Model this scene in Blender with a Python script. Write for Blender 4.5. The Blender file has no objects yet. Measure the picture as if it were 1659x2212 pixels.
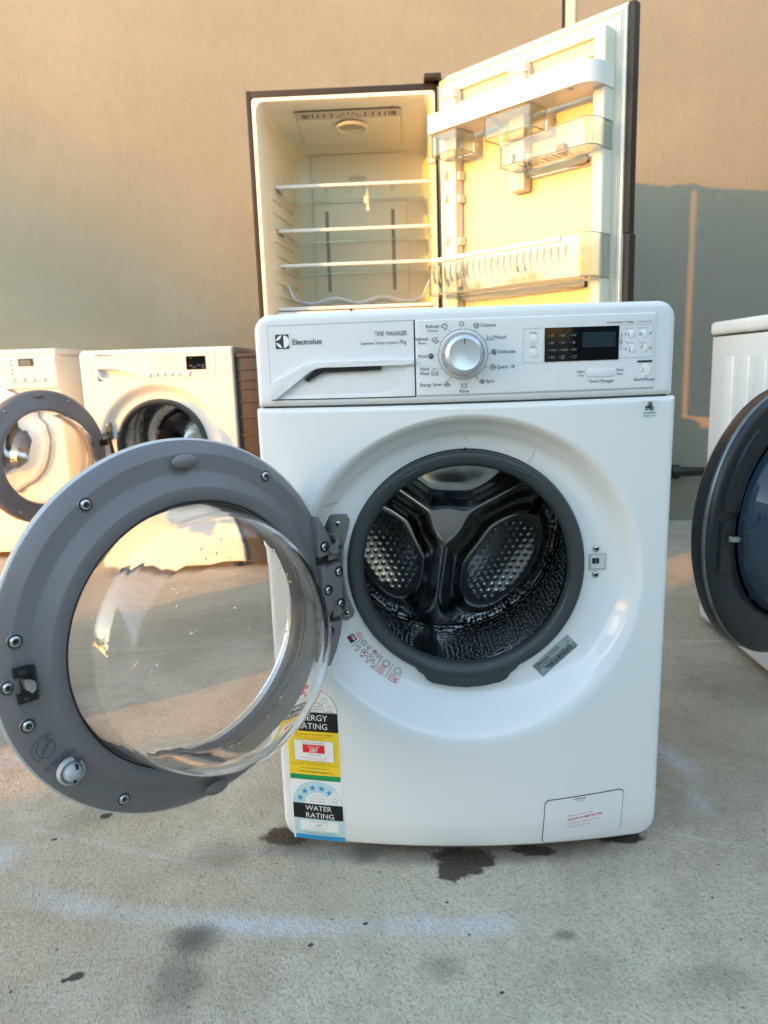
import bpy, bmesh, math, random
from mathutils import Vector, Matrix, Quaternion
PI = math.pi
R = math.radians
rnd = random.Random(7)

# ------------------------------------------------------------------ camera, world, sun, exposure
C = bpy.context.scene.collection
scene = bpy.context.scene
cam_d = bpy.data.cameras.new('camera'); cam = bpy.data.objects.new('camera', cam_d); C.objects.link(cam)
RT = Vector((0.999053, 0.028752, -0.032649)); UP = Vector((0.026625, 0.189433, 0.981533)); FW = Vector((-0.034406, 0.981473, -0.188488))
mw = Matrix((RT, UP, -FW)).transposed().to_4x4(); mw.translation = Vector((-0.0794, -1.08897, 0.76873))
cam.matrix_world = mw
cam_d.sensor_width = 36; cam_d.lens = 36.0*1600.0/2212.0
cam_d.clip_start = 0.02; cam_d.clip_end = 500
cam_d.dof.use_dof = True; cam_d.dof.focus_distance = 1.04; cam_d.dof.aperture_fstop = 8.0
scene.camera = cam

SUN_AZ = R(53.0); SUN_EL = R(7.0)          # sun stands left behind the camera, low
sun_dir = Vector((-math.sin(SUN_AZ)*math.cos(SUN_EL), -math.cos(SUN_AZ)*math.cos(SUN_EL), math.sin(SUN_EL)))
world = bpy.data.worlds.new('World'); scene.world = world; world.use_nodes = True
wn = world.node_tree.nodes; wn.clear()
wo = wn.new('ShaderNodeOutputWorld'); bg = wn.new('ShaderNodeBackground'); sky = wn.new('ShaderNodeTexSky')
sky.sky_type = 'NISHITA'; sky.sun_disc = False; sky.sun_elevation = SUN_EL
sky.sun_rotation = math.atan2(sun_dir.x, sun_dir.y)
sky.air_density = 1.0; sky.dust_density = 0.5; sky.ozone_density = 0.6
bg.inputs[1].default_value = 0.15
world.node_tree.links.new(sky.outputs[0], bg.inputs[0]); world.node_tree.links.new(bg.outputs[0], wo.inputs[0])
sl = bpy.data.lights.new('sun', 'SUN'); so = bpy.data.objects.new('sun', sl); C.objects.link(so)
sl.energy = 0.84; sl.angle = R(0.55); sl.color = (1.0, 0.36, 0.01)
so.rotation_euler = sun_dir.to_track_quat('Z', 'Y').to_euler(); so.location = sun_dir*20
scene.view_settings.view_transform = 'Standard'; scene.view_settings.look = 'None'
scene.view_settings.exposure = 3.10; scene.view_settings.gamma = 1.0
cy = scene.cycles
cy.max_bounces = 14; cy.transmission_bounces = 12; cy.glossy_bounces = 6; cy.diffuse_bounces = 4
cy.transparent_max_bounces = 12; cy.use_denoising = True; cy.sample_clamp_indirect = 6.0
cy.caustics_refractive = True; cy.caustics_reflective = False; cy.blur_glossy = 0.5

# ------------------------------------------------------------------ materials
def mat(name, col, rough=0.5, metal=0.0, noise=0.0, nscale=20, bump=0.0, bscale=300, trans=0.0, ior=1.45, coat=0.0, rvar=0.0):
    m = bpy.data.materials.new(name); m.use_nodes = True
    nt = m.node_tree; b = nt.nodes['Principled BSDF']
    b.inputs['Base Color'].default_value = (*col, 1); b.inputs['Roughness'].default_value = rough
    b.inputs['Metallic'].default_value = metal; b.inputs['IOR'].default_value = ior
    b.inputs['Transmission Weight'].default_value = trans; b.inputs['Coat Weight'].default_value = coat
    tc = nt.nodes.new('ShaderNodeTexCoord')
    if noise > 0 or rvar > 0:
        n = nt.nodes.new('ShaderNodeTexNoise'); n.inputs['Scale'].default_value = nscale; n.inputs['Detail'].default_value = 5
        nt.links.new(tc.outputs['Object'], n.inputs['Vector'])
        if noise > 0:
            mx = nt.nodes.new('ShaderNodeMix'); mx.data_type = 'RGBA'
            mx.inputs['A'].default_value = (*[c*(1-noise) for c in col], 1); mx.inputs['B'].default_value = (*[min(1, c*(1+noise)) for c in col], 1)
            nt.links.new(n.outputs['Fac'], mx.inputs['Factor']); nt.links.new(mx.outputs['Result'], b.inputs['Base Color'])
        if rvar > 0:
            mr = nt.nodes.new('ShaderNodeMapRange'); mr.inputs['To Min'].default_value = max(0, rough-rvar); mr.inputs['To Max'].default_value = rough+rvar
            nt.links.new(n.outputs['Fac'], mr.inputs['Value']); nt.links.new(mr.outputs['Result'], b.inputs['Roughness'])
    if bump > 0:
        n2 = nt.nodes.new('ShaderNodeTexNoise'); n2.inputs['Scale'].default_value = bscale; n2.inputs['Detail'].default_value = 3
        nt.links.new(tc.outputs['Object'], n2.inputs['Vector'])
        bp = nt.nodes.new('ShaderNodeBump'); bp.inputs['Strength'].default_value = bump; bp.inputs['Distance'].default_value = 0.002
        nt.links.new(n2.outputs['Fac'], bp.inputs['Height']); nt.links.new(bp.outputs['Normal'], b.inputs['Normal'])
    return m
M = {}
M['white'] = mat('white_enamel', (.745, .76, .77), .17, coat=.3, rvar=.06, nscale=4, noise=.01)
M['white_plastic'] = mat('white_plastic', (.73, .745, .77), .28, rvar=.05, nscale=5, noise=.008)
M['cream_plastic'] = mat('aged_white_plastic', (.80, .78, .72), .32, rvar=.05, nscale=9, noise=.02)
M['panel_liner'] = mat('sunlit_tone_door_panel', (.60, .53, .38), .3, noise=.02, nscale=4)  # liner plastic in a darker yellow, sunlit tone put into the colour
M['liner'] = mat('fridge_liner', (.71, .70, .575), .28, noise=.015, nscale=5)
M['ink'] = mat('dark_print', (.025, .03, .033), .5)
M['ink_blue'] = mat('slate_print', (.03, .045, .055), .5)
M['ink_grey'] = mat('grey_print', (.30, .31, .32), .5)
M['ink_red'] = mat('red_print', (.62, .06, .08), .5)
M['seam'] = mat('seam_shadow_gap', (.04, .045, .05), .8)
M['seam_light'] = mat('fine_moulded_line', (.42, .45, .48), .5)
M['grey_ring'] = mat('grey_door_plastic', (.178, .168, .176), .36, noise=.04, nscale=30, bump=.06, bscale=900)
M['silver_rim'] = mat('satin_silver_rim', (.62, .64, .66), .28, metal=.35)
M['rubber'] = mat('dark_grey_rubber', (.036, .047, .052), .42, noise=.08, nscale=25)
M['steel'] = mat('polished_steel', (.62, .63, .64), .16, metal=1.0, rvar=.05, nscale=40)
M['zinc'] = mat('zinc_plate', (.20, .22, .22), .28, metal=.9, noise=.25, nscale=35, rvar=.1)
M['screw'] = mat('screw_steel', (.50, .52, .53), .25, metal=1.0)
M['black'] = mat('black_plastic', (.012, .013, .014), .35)
M['black_gloss'] = mat('black_glass', (.004, .005, .006), .06, ior=1.28)
M['lcd'] = mat('display_window', (.018, .035, .045), .06, ior=1.35)
M['lcd_text'] = mat('display_print', (.22, .25, .27), .5)
M['knob_cap'] = mat('brushed_silver_cap', (.60, .66, .70), .32, metal=.55)
M['knob_side'] = mat('satin_chrome', (.55, .56, .57), .24, metal=.95)
M['grey_soft'] = mat('pale_grey_plastic', (.42, .45, .46), .38)
M['glass'] = mat('clear_glass', (.985, .99, .99), .0, trans=1.0, ior=1.42)
M['clear_plastic'] = mat('clear_plastic', (.90, .94, .91), .03, trans=1.0, ior=1.42)
M['bin_edge'] = mat('clear_plastic_edge', (.62, .64, .54), .15, trans=.6)
M['frosted'] = mat('frosted_rib', (.60, .58, .52), .35, trans=.3)
M['shelf_glass'] = mat('shelf_glass', (.88, .96, .92), .02, trans=1.0, ior=1.2)
M['yellow'] = mat('yellow_label', (.86, .60, .02), .35)
M['green'] = mat('green_label', (.01, .28, .08), .35)
M['red'] = mat('red_label', (.72, .02, .025), .35)
M['lblwhite'] = mat('white_label', (.80, .81, .82), .35)
M['lblblack'] = mat('black_label', (.008, .009, .010), .3)
M['ltblue'] = mat('pale_blue_label', (.47, .66, .72), .35)
M['blue'] = mat('blue_label', (.03, .28, .58), .35)
M['foil'] = mat('silver_foil_label', (.36, .42, .45), .4, metal=.3)
M['dark_shell'] = mat('dark_fridge_steel', (.022, .016, .012), .55, metal=.0, noise=.1, nscale=60)
M['dark_box'] = mat('dark_painted_steel', (.060, .050, .042), .35, noise=.1, nscale=14)
M['gasket'] = mat('fridge_gasket', (.66, .62, .58), .45)
M['blue_glass'] = mat('tinted_door_glass', (.05, .10, .15), .04, trans=.5, ior=1.5)
M['charcoal'] = mat('charcoal_plastic', (.014, .018, .022), .28)
M['white_ring_deep'] = M['white_plastic']

# stainless drum with pierced texture
def drum_mat(name, pierced):
    m = mat(name, (.30, .31, .32), .19, metal=1.0, rvar=.06, nscale=18)
    nt = m.node_tree; b = nt.nodes['Principled BSDF']
    if pierced:
        tc = nt.nodes.new('ShaderNodeTexCoord'); v = nt.nodes.new('ShaderNodeTexVoronoi'); v.voronoi_dimensions = '2D'
        v.feature = 'F1'; v.inputs['Scale'].default_value = 105; v.inputs['Randomness'].default_value = .55
        sep = nt.nodes.new('ShaderNodeSeparateXYZ'); nt.links.new(tc.outputs['Object'], sep.inputs[0])
        sub = nt.nodes.new('ShaderNodeMath'); sub.operation = 'SUBTRACT'; nt.links.new(sep.outputs['Z'], sub.inputs[0]); sub.inputs[1].default_value = .46
        at = nt.nodes.new('ShaderNodeMath'); at.operation = 'ARCTAN2'; nt.links.new(sub.outputs[0], at.inputs[0]); nt.links.new(sep.outputs['X'], at.inputs[1])
        mu = nt.nodes.new('ShaderNodeMath'); mu.operation = 'MULTIPLY'; nt.links.new(at.outputs[0], mu.inputs[0]); mu.inputs[1].default_value = .232
        cb = nt.nodes.new('ShaderNodeCombineXYZ'); nt.links.new(mu.outputs[0], cb.inputs['X']); nt.links.new(sep.outputs['Y'], cb.inputs['Y'])
        nt.links.new(cb.outputs[0], v.inputs['Vector'])
        mr = nt.nodes.new('ShaderNodeMapRange'); mr.inputs['From Min'].default_value = .12; mr.inputs['From Max'].default_value = .5
        mr.interpolation_type = 'SMOOTHSTEP'
        nt.links.new(v.outputs['Distance'], mr.inputs['Value'])
        bp = nt.nodes.new('ShaderNodeBump'); bp.inputs['Strength'].default_value = 1.0; bp.inputs['Distance'].default_value = .006
        nt.links.new(mr.outputs['Result'], bp.inputs['Height']); nt.links.new(bp.outputs['Normal'], b.inputs['Normal'])
        mr2 = nt.nodes.new('ShaderNodeMapRange'); mr2.inputs['From Min'].default_value = .20; mr2.inputs['From Max'].default_value = .27
        nt.links.new(v.outputs['Distance'], mr2.inputs['Value'])
        mx = nt.nodes.new('ShaderNodeMix'); mx.data_type = 'RGBA'
        mx.inputs['A'].default_value = (.01, .01, .01, 1); mx.inputs['B'].default_value = (.46, .47, .48, 1)
        nt.links.new(mr2.outputs['Result'], mx.inputs['Factor']); nt.links.new(mx.outputs['Result'], b.inputs['Base Color'])
    return m
M['drum'] = drum_mat('stainless_drum_back', False)
M['drum_rear'] = mat('bright_drum', (.42, .42, .42), .12, metal=1.0, bump=.5, bscale=60)
M['drum_wall'] = drum_mat('pierced_stainless', True)

# small node-graph helper
class G:
    def __init__(s, m): s.nt = m.node_tree; s.tc = s.nt.nodes.new('ShaderNodeTexCoord'); s.P = s.tc.outputs['Object']
    def lk(s, a, b):
        if hasattr(a, 'is_output') or isinstance(a, bpy.types.NodeSocket): s.nt.links.new(a, b)
        else: b.default_value = a
    def ma(s, op, a, b=0.0, c=None, clamp=False):
        n = s.nt.nodes.new('ShaderNodeMath'); n.operation = op; n.use_clamp = clamp
        s.lk(a, n.inputs[0]); s.lk(b, n.inputs[1])
        if c is not None: s.lk(c, n.inputs[2])
        return n.outputs[0]
    def noise(s, scale, detail=4, rough=.55, vec=None, dist=0):
        n = s.nt.nodes.new('ShaderNodeTexNoise'); n.inputs['Scale'].default_value = scale; n.inputs['Detail'].default_value = detail
        n.inputs['Roughness'].default_value = rough; n.inputs['Distortion'].default_value = dist
        s.nt.links.new(vec or s.P, n.inputs['Vector']); return n.outputs['Fac']
    def ramp(s, v, a, b, lo=0.0, hi=1.0, smooth=True):
        n = s.nt.nodes.new('ShaderNodeMapRange'); n.interpolation_type = 'SMOOTHSTEP' if smooth else 'LINEAR'
        s.lk(v, n.inputs['Value']); n.inputs['From Min'].default_value = a; n.inputs['From Max'].default_value = b
        n.inputs['To Min'].default_value = lo; n.inputs['To Max'].default_value = hi; return n.outputs['Result']
    def mix(s, f, a, b):
        n = s.nt.nodes.new('ShaderNodeMix'); n.data_type = 'RGBA'
        s.lk(f, n.inputs['Factor'])
        for k, v in (('A', a), ('B', b)):
            if isinstance(v, tuple): n.inputs[k].default_value = (*v, 1)
            else: s.nt.links.new(v, n.inputs[k])
        return n.outputs['Result']
    def mapping(s, loc=(0,0,0), rot=(0,0,0), sc=(1,1,1)):
        n = s.nt.nodes.new('ShaderNodeMapping'); n.vector_type = 'TEXTURE'
        s.nt.links.new(s.P, n.inputs['Vector']); n.inputs['Location'].default_value = loc
        n.inputs['Rotation'].default_value = rot; n.inputs['Scale'].default_value = sc; return n.outputs['Vector']
    def length(s, v):
        n = s.nt.nodes.new('ShaderNodeVectorMath'); n.operation = 'LENGTH'; s.nt.links.new(v, n.inputs[0]); return n.outputs['Value']
    def bump(s, h, strength, dist, prev=None):
        n = s.nt.nodes.new('ShaderNodeBump'); n.inputs['Strength'].default_value = strength; n.inputs['Distance'].default_value = dist
        s.nt.links.new(h, n.inputs['Height'])
        if prev: s.nt.links.new(prev, n.inputs['Normal'])
        return n.outputs['Normal']

def ground_material():
    m = bpy.data.materials.new('stained_concrete'); m.use_nodes = True; g = G(m); b = m.node_tree.nodes['Principled BSDF']
    big = g.noise(1.3, 6, .6); mid = g.noise(9, 6, .65); fine = g.noise(170, 3, .6); grit = g.noise(620, 2, .5)
    col = g.mix(g.ramp(big, .35, .68), (.50, .435, .325), (.68, .62, .50))
    col = g.mix(g.ramp(mid, .42, .72, 0, .45), col, (.38, .30, .21))
    bro = g.noise(2.6, 5, .7, dist=.6); col = g.mix(g.ramp(bro, .50, .74, 0, .45), col, (.36, .30, .22)); col = g.mix(g.ramp(bro, .46, .26, 0, .35), col, (.66, .65, .58))
    mot = g.noise(34, 5, .7)
    col = g.mix(g.ramp(mot, .52, .70, 0, .35), col, (.68, .63, .54))
    col = g.mix(g.ramp(fine, .34, .52, .34, 0), col, (.21, .19, .145))
    pit = g.noise(105, 3, .7, vec=g.mapping(sc=(.5, 1, 1), rot=(0, 0, -.5)), dist=1.0)
    col = g.mix(g.ramp(pit, .32, .44, .42, 0), col, (.17, .15, .115)); gr2 = g.noise(48, 5, .75, dist=.4); col = g.mix(g.ramp(gr2, .30, .46, .38, 0), col, (.24, .205, .15))
    col = g.mix(g.ramp(grit, .56, .72, 0, .40), col, (.66, .64, .58))
    wob = g.ma('SUBTRACT', g.noise(24, 7, .75), .5)
    def blob(x, y, rx, ry, rot=0, edge=(.35, 1.0), w=.9):
        d = g.length(g.mapping((x, y, 0), (0, 0, rot), (rx, ry, 1000)))
        d = g.ma('ADD', d, g.ma('MULTIPLY', wob, w))
        return g.ramp(d, edge[0], edge[1], 1, 0)
    # chalky white-blue streaks left on the slab
    tex = g.ramp(g.noise(55, 5, .75), .30, .62, .35, 1)
    for x, y, rx, ry, rot, a in [(-.60,-.125,.13,.035,-.25,.40),(-.45,-.155,.12,.03,-.1,.30),(-.33,-.170,.11,.035,-.08,.62),(-.24,-.178,.10,.03,0,.55),(-.09,-.176,.10,.028,.02,.50),(.01,-.177,.07,.03,.05,.58),
        (-.79,-.03,.09,.06,.6,.65),(.43,.26,.035,.12,.3,.5),(.42,.12,.03,.06,0,.35),(-.92,.30,.06,.22,-.7,.45),(.75,.885,.25,.010,-.05,.55),(1.1,1.9,.40,.02,-.5,.35),(.98,1.95,.14,.05,.4,.35),(-.20,.0,.5,.012,.05,.18),(-.56,.0,.30,.010,-.3,.30),(-.9,.9,.4,.02,.1,.3),(-.068,-.18,.008,.06,.25,.40),(.36,.02,.22,.006,-.35,.3)]:
        col = g.mix(g.ma('MULTIPLY', g.ma('MULTIPLY', blob(x, y, rx, ry, rot, (.1, 1.1), 1.1), tex), a*1.15), col, (.66, .71, .80))
    # grey and brown stains
    for x, y, rx, ry, rot, a in [(-.395,-.195,.055,.035,0,.75),(-.395,-.27,.05,.09,.1,.50),(-.29,.02,.06,.05,0,.75),(-.165,-.02,.035,.03,0,.6),(.14,-.25,.08,.03,.2,.20),(.30,-.27,.07,.04,0,.30),(.118,-.195,.02,.014,0,.6),(.22,-.06,.12,.04,.3,.20),(-.05,-.25,.04,.03,0,.35),(-.66,.10,.09,.05,.2,.3),(-.40,-.02,.10,.05,.2,.3),(.7,.6,.2,.2,0,.35),(-.5,1.1,.5,.3,.2,.3)]:
        col = g.mix(g.ma('MULTIPLY', blob(x, y, rx, ry, rot, (.15, 1.15), 1.0), a), col, (.085, .078, .07))
    for x, y, rx, ry, rot, a in [(0,-.012,.33,.045,0,.60),(.03,.2,.36,.26,0,.5)]:  # grime with contact shade painted in along and under the front washer
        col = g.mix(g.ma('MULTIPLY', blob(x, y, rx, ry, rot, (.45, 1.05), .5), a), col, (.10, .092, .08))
    # wet patches from the drained machine
    wet = None
    for x, y, rx, ry, rot in [(-.005,-.026,.055,.026,0),(-.012,-.048,.042,.030,.1),(-.035,-.066,.022,.014,.5),(-.030,-.062,.026,.022,.7),(.022,-.040,.022,.016,0),(.118,-.018,.034,.012,.1),(.10,-.010,.045,.010,0),(-.30,.03,.05,.03,0),(.25,.02,.05,.02,0)]:
        q = blob(x, y, rx, ry, rot, (.72, 1.0), 1.7); wet = q if wet is None else g.ma('MAXIMUM', wet, q)
    col = g.mix(g.ma('MULTIPLY', wet, .92), col, (.030, .024, .018))
    # small black spots
    for x, y, r in [(-.637,.097,.014),(-.532,-.262,.013),(-.545,-.268,.007),(-.157,-.171,.005),(-.70,.03,.006),(-.04,-.13,.004),(-.23,-.21,.006),(.02,-.29,.004)]:
        col = g.mix(g.ma('MULTIPLY', blob(x, y, r, r*.7, .4, (.6, .95), 1.6), .9), col, (.02, .02, .02))
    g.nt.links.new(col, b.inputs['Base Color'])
    g.nt.links.new(g.ramp(wet, 0, 1, .9, .35), b.inputs['Roughness'])
    n1 = g.bump(fine, .9, .006); n2 = g.bump(mid, .35, .012, n1); n3 = g.bump(grit, .8, .002, n2)
    # directional broom texture
    br = g.noise(60, 4, .6, vec=g.mapping(sc=(.22, 1, 1), rot=(0, 0, .5)), dist=1.2)
    n4 = g.bump(br, .7, .006, n3)
    g.nt.links.new(n4, b.inputs['Normal'])
    return m
def wall_material():
    m = bpy.data.materials.new('textured_painted_wall'); m.use_nodes = True; g = G(m); b = m.node_tree.nodes['Principled BSDF']
    big = g.noise(.9, 5, .6); mid = g.noise(7, 5, .6); fine = g.noise(95, 4, .65, vec=g.mapping(sc=(1, 1, 1.6)))
    col = g.mix(g.ramp(big, .35, .68), (.208, .205, .160), (.244, .238, .186))
    col = g.mix(g.ramp(mid, .5, .8, 0, .35), col, (.182, .176, .138))
    col = g.mix(g.ramp(fine, .5, .75, 0, .20), col, (.15, .15, .13))
    g.nt.links.new(col, b.inputs['Base Color']); b.inputs['Roughness'].default_value = .75
    n = g.bump(fine, .55, .004); n = g.bump(g.noise(22, 4, .6), .30, .010, n)
    g.nt.links.new(n, b.inputs['Normal'])
    return m
M['ground'] = ground_material(); M['wall'] = wall_material()

# ------------------------------------------------------------------ object helpers
def empty(name, loc=(0,0,0), rot=(0,0,0)):
    o = bpy.data.objects.new(name, None); C.objects.link(o); o.location = loc; o.rotation_euler = rot; o.empty_display_size = .1
    return o
def tag(o, label=None, cat=None, group=None, kind=None):
    if label: o['label'] = label
    if cat: o['category'] = cat
    if group: o['group'] = group
    if kind: o['kind'] = kind
    return o
class MB:
    """collects shapes with a material slot each; build() links them as ONE mesh object"""
    def __init__(s): s.v = []; s.f = []; s.m = []; s.mats = []; s.sm = []
    def slot(s, m):
        if m not in s.mats: s.mats.append(m)
        return s.mats.index(m)
    def add(s, vs, fs, m, smooth=False):
        o = len(s.v); s.v += [tuple(v) for v in vs]; k = s.slot(m)
        for f in fs: s.f.append(tuple(i+o for i in f)); s.m.append(k); s.sm.append(smooth)
        return s
    def box(s, x0, x1, y0, y1, z0, z1, m, bev=0.0, seg=2):
        bm = bmesh.new(); bmesh.ops.create_cube(bm, size=1)
        for v in bm.verts: v.co = Vector(((x0+x1)/2+v.co.x*(x1-x0), (y0+y1)/2+v.co.y*(y1-y0), (z0+z1)/2+v.co.z*(z1-z0)))
        if bev > 0: bmesh.ops.bevel(bm, geom=list(bm.edges), offset=bev, segments=seg, affect='EDGES', profile=.6)
        return s.bm(bm, m, bev > 0)
    def bm(s, bm, m, smooth=False):
        bm.verts.index_update()
        s.add([v.co[:] for v in bm.verts], [[v.index for v in f.verts] for f in bm.faces], m, smooth); bm.free(); return s
    def lathe(s, prof, m, c=(0,0,0), seg=64, a0=0, a1=2*PI, off=None, fn=None):
        """profile (r,h) about the y axis, h towards the viewer (-y)"""
        n = len(prof); closed = abs(a1-a0-2*PI) < 1e-6; cnt = seg if closed else seg+1; vs = []; fs = []
        for i in range(cnt):
            a = a0+(a1-a0)*i/seg
            for r, h in prof:
                dx, dz = off(r, h) if off else (0, 0)
                x = r*math.cos(a)+dx; z = r*math.sin(a)+dz
                if fn: h = fn(x, z, h)
                vs.append((c[0]+x, c[1]-h, c[2]+z))
        for i in range(seg):
            j = (i+1) % cnt
            for k in range(n-1): fs.append((i*n+k, i*n+k+1, j*n+k+1, j*n+k))
        return s.add(vs, fs, m, True)
    def prism(s, poly, y0, y1, m, bev=0.0, map3=None):
        """2-D outline (x,z) extruded from y0 (front) to y1"""
        bm = bmesh.new(); vs = [bm.verts.new((p[0], y0, p[1])) for p in poly]; f = bm.faces.new(vs)
        r = bmesh.ops.extrude_face_region(bm, geom=[f])
        for e in r['geom']:
            if isinstance(e, bmesh.types.BMVert): e.co.y = y1
        if bev > 0:
            ed = [e for e in bm.edges if abs(e.verts[0].co.y-y0) < 1e-9 and abs(e.verts[1].co.y-y0) < 1e-9]
            bmesh.ops.bevel(bm, geom=ed, offset=bev, segments=2, affect='EDGES', profile=.6)
        if map3:
            for v in bm.verts: v.co = Vector(map3(*v.co))
        return s.bm(bm, m, bev > 0)
    def tube(s, pts, r, m, seg=10, caps=True):
        pts = [Vector(p) for p in pts]; vs = []; fs = []; rs = r if isinstance(r, (list, tuple)) else [r]*len(pts)
        up = Vector((0, 0, 1))
        for i, p in enumerate(pts):
            t = (pts[min(i+1, len(pts)-1)]-pts[max(i-1, 0)]).normalized()
            a = t.cross(up)
            if a.length < 1e-3: a = t.cross(Vector((1, 0, 0)))
            a.normalize(); b2 = t.cross(a).normalized()
            for k in range(seg):
                q = 2*PI*k/seg; vs.append(p+a*math.cos(q)*rs[i]+b2*math.sin(q)*rs[i])
        for i in range(len(pts)-1):
            for k in range(seg):
                fs.append((i*seg+k, i*seg+(k+1) % seg, (i+1)*seg+(k+1) % seg, (i+1)*seg+k))
        if caps: fs.append(tuple(range(seg))); fs.append(tuple((len(pts)-1)*seg+k for k in range(seg)))
        return s.add(vs, fs, m, True)
    def build(s, name, parent=None, loc=None, rot=None, sharp=40):
        me = bpy.data.meshes.new(name); me.from_pydata(s.v, [], s.f)
        for m in s.mats: me.materials.append(M[m] if isinstance(m, str) else m)
        me.polygons.foreach_set('material_index', s.m); me.polygons.foreach_set('use_smooth', s.sm)
        me.update()
        bm = bmesh.new(); bm.from_mesh(me); bmesh.ops.recalc_face_normals(bm, faces=bm.faces); bm.to_mesh(me); bm.free()
        try: me.set_sharp_from_angle(angle=R(sharp))
        except Exception: pass
        o = bpy.data.objects.new(name, me); C.objects.link(o)
        if parent: o.parent = parent
        if loc: o.location = loc
        if rot: o.rotation_euler = rot
        return o
def smooth01(t): t = max(0.0, min(1.0, t)); return t*t*(3-2*t)
def rrect(x0, x1, z0, z1, r, n=8):
    """rounded rectangle outline, r = one radius or (bl, br, tr, tl)"""
    rs = r if isinstance(r, (tuple, list)) else (r,)*4
    out = []
    for (cx, cz, a0, q) in ((x0+rs[0], z0+rs[0], PI, rs[0]), (x1-rs[1], z0+rs[1], 1.5*PI, rs[1]), (x1-rs[2], z1-rs[2], 0, rs[2]), (x0+rs[3], z1-rs[3], PI/2, rs[3])):
        for k in range(n+1):
            a = a0+PI/2*k/n; out.append((cx+q*math.cos(a), cz+q*math.sin(a)))
    return out
def ray_hit(c, a, poly):
    dx, dz = math.cos(a), math.sin(a); best = None
    for i in range(len(poly)):
        x1, z1 = poly[i]; x2, z2 = poly[(i+1) % len(poly)]
        ex, ez = x2-x1, z2-z1; den = dx*ez-dz*ex
        if abs(den) < 1e-12: continue
        t = ((x1-c[0])*ez-(z1-c[1])*ex)/den; u = ((x1-c[0])*dz-(z1-c[1])*dx)/den
        if t > 0 and -1e-6 <= u <= 1+1e-6 and (best is None or t > best): best = t
    return (c[0]+dx*best, c[1]+dz*best)
def panel(F, x0, x1, z0, z1, rad, cen, hole=0.0, rings=(), rr=.012, back=.03, N=288, ramp=10):
    """front panel as rings round a centre: hole -> given ellipses -> rounded edge -> back. F(x,z)=y"""
    rads = rad if isinstance(rad, (tuple, list)) else (rad,)*4
    base = rrect(x0, x1, z0, z1, rads)
    angs = sorted(set([round(2*PI*i/N, 6) for i in range(N)]+[round(math.atan2(p[1]-cen[1], p[0]-cen[0]) % (2*PI), 6) for p in base]))
    def shr(e): return rrect(x0+e, x1-e, z0+e, z1-e, tuple(max(q-e, .0006) for q in rads))
    rows = []
    for r in rings: rows.append([(cen[0]+r[0]*math.cos(a), cen[1]+r[1]*math.sin(a)) for a in angs])
    inner = shr(rr); last = rows[-1] if rows else None
    tgt = [ray_hit(cen, a, inner) for a in angs]
    if last is None: last = [(cen[0]+(p[0]-cen[0])*.02, cen[1]+(p[1]-cen[1])*.02) for p in tgt]; rows.append(last)
    for k in range(1, ramp+1):
        t = k/ramp; rows.append([(a[0]+(b[0]-a[0])*t, a[1]+(b[1]-a[1])*t) for a, b in zip(last, tgt)])
    V = []; n = len(angs)
    for row in rows: V += [(x, F(x, z), z) for x, z in row]
    K = 5
    for k in range(1, K+1):
        q = PI/2*k/K; e = rr*(1-math.sin(q)); sh = shr(e)
        V += [(x, F(x, z)+rr*(1-math.cos(q)), z) for x, z in (ray_hit(cen, a, sh) for a in angs)]
    sh = shr(0); V += [(x, back, z) for x, z in (ray_hit(cen, a, sh) for a in angs)]
    nr = len(V)//n; fs = []
    for i in range(nr-1):
        for j in range(n): k = (j+1) % n; fs.append((i*n+j, i*n+k, (i+1)*n+k, (i+1)*n+j))
    if not rings: fs.append(tuple(range(n)))
    return V, fs
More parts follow.
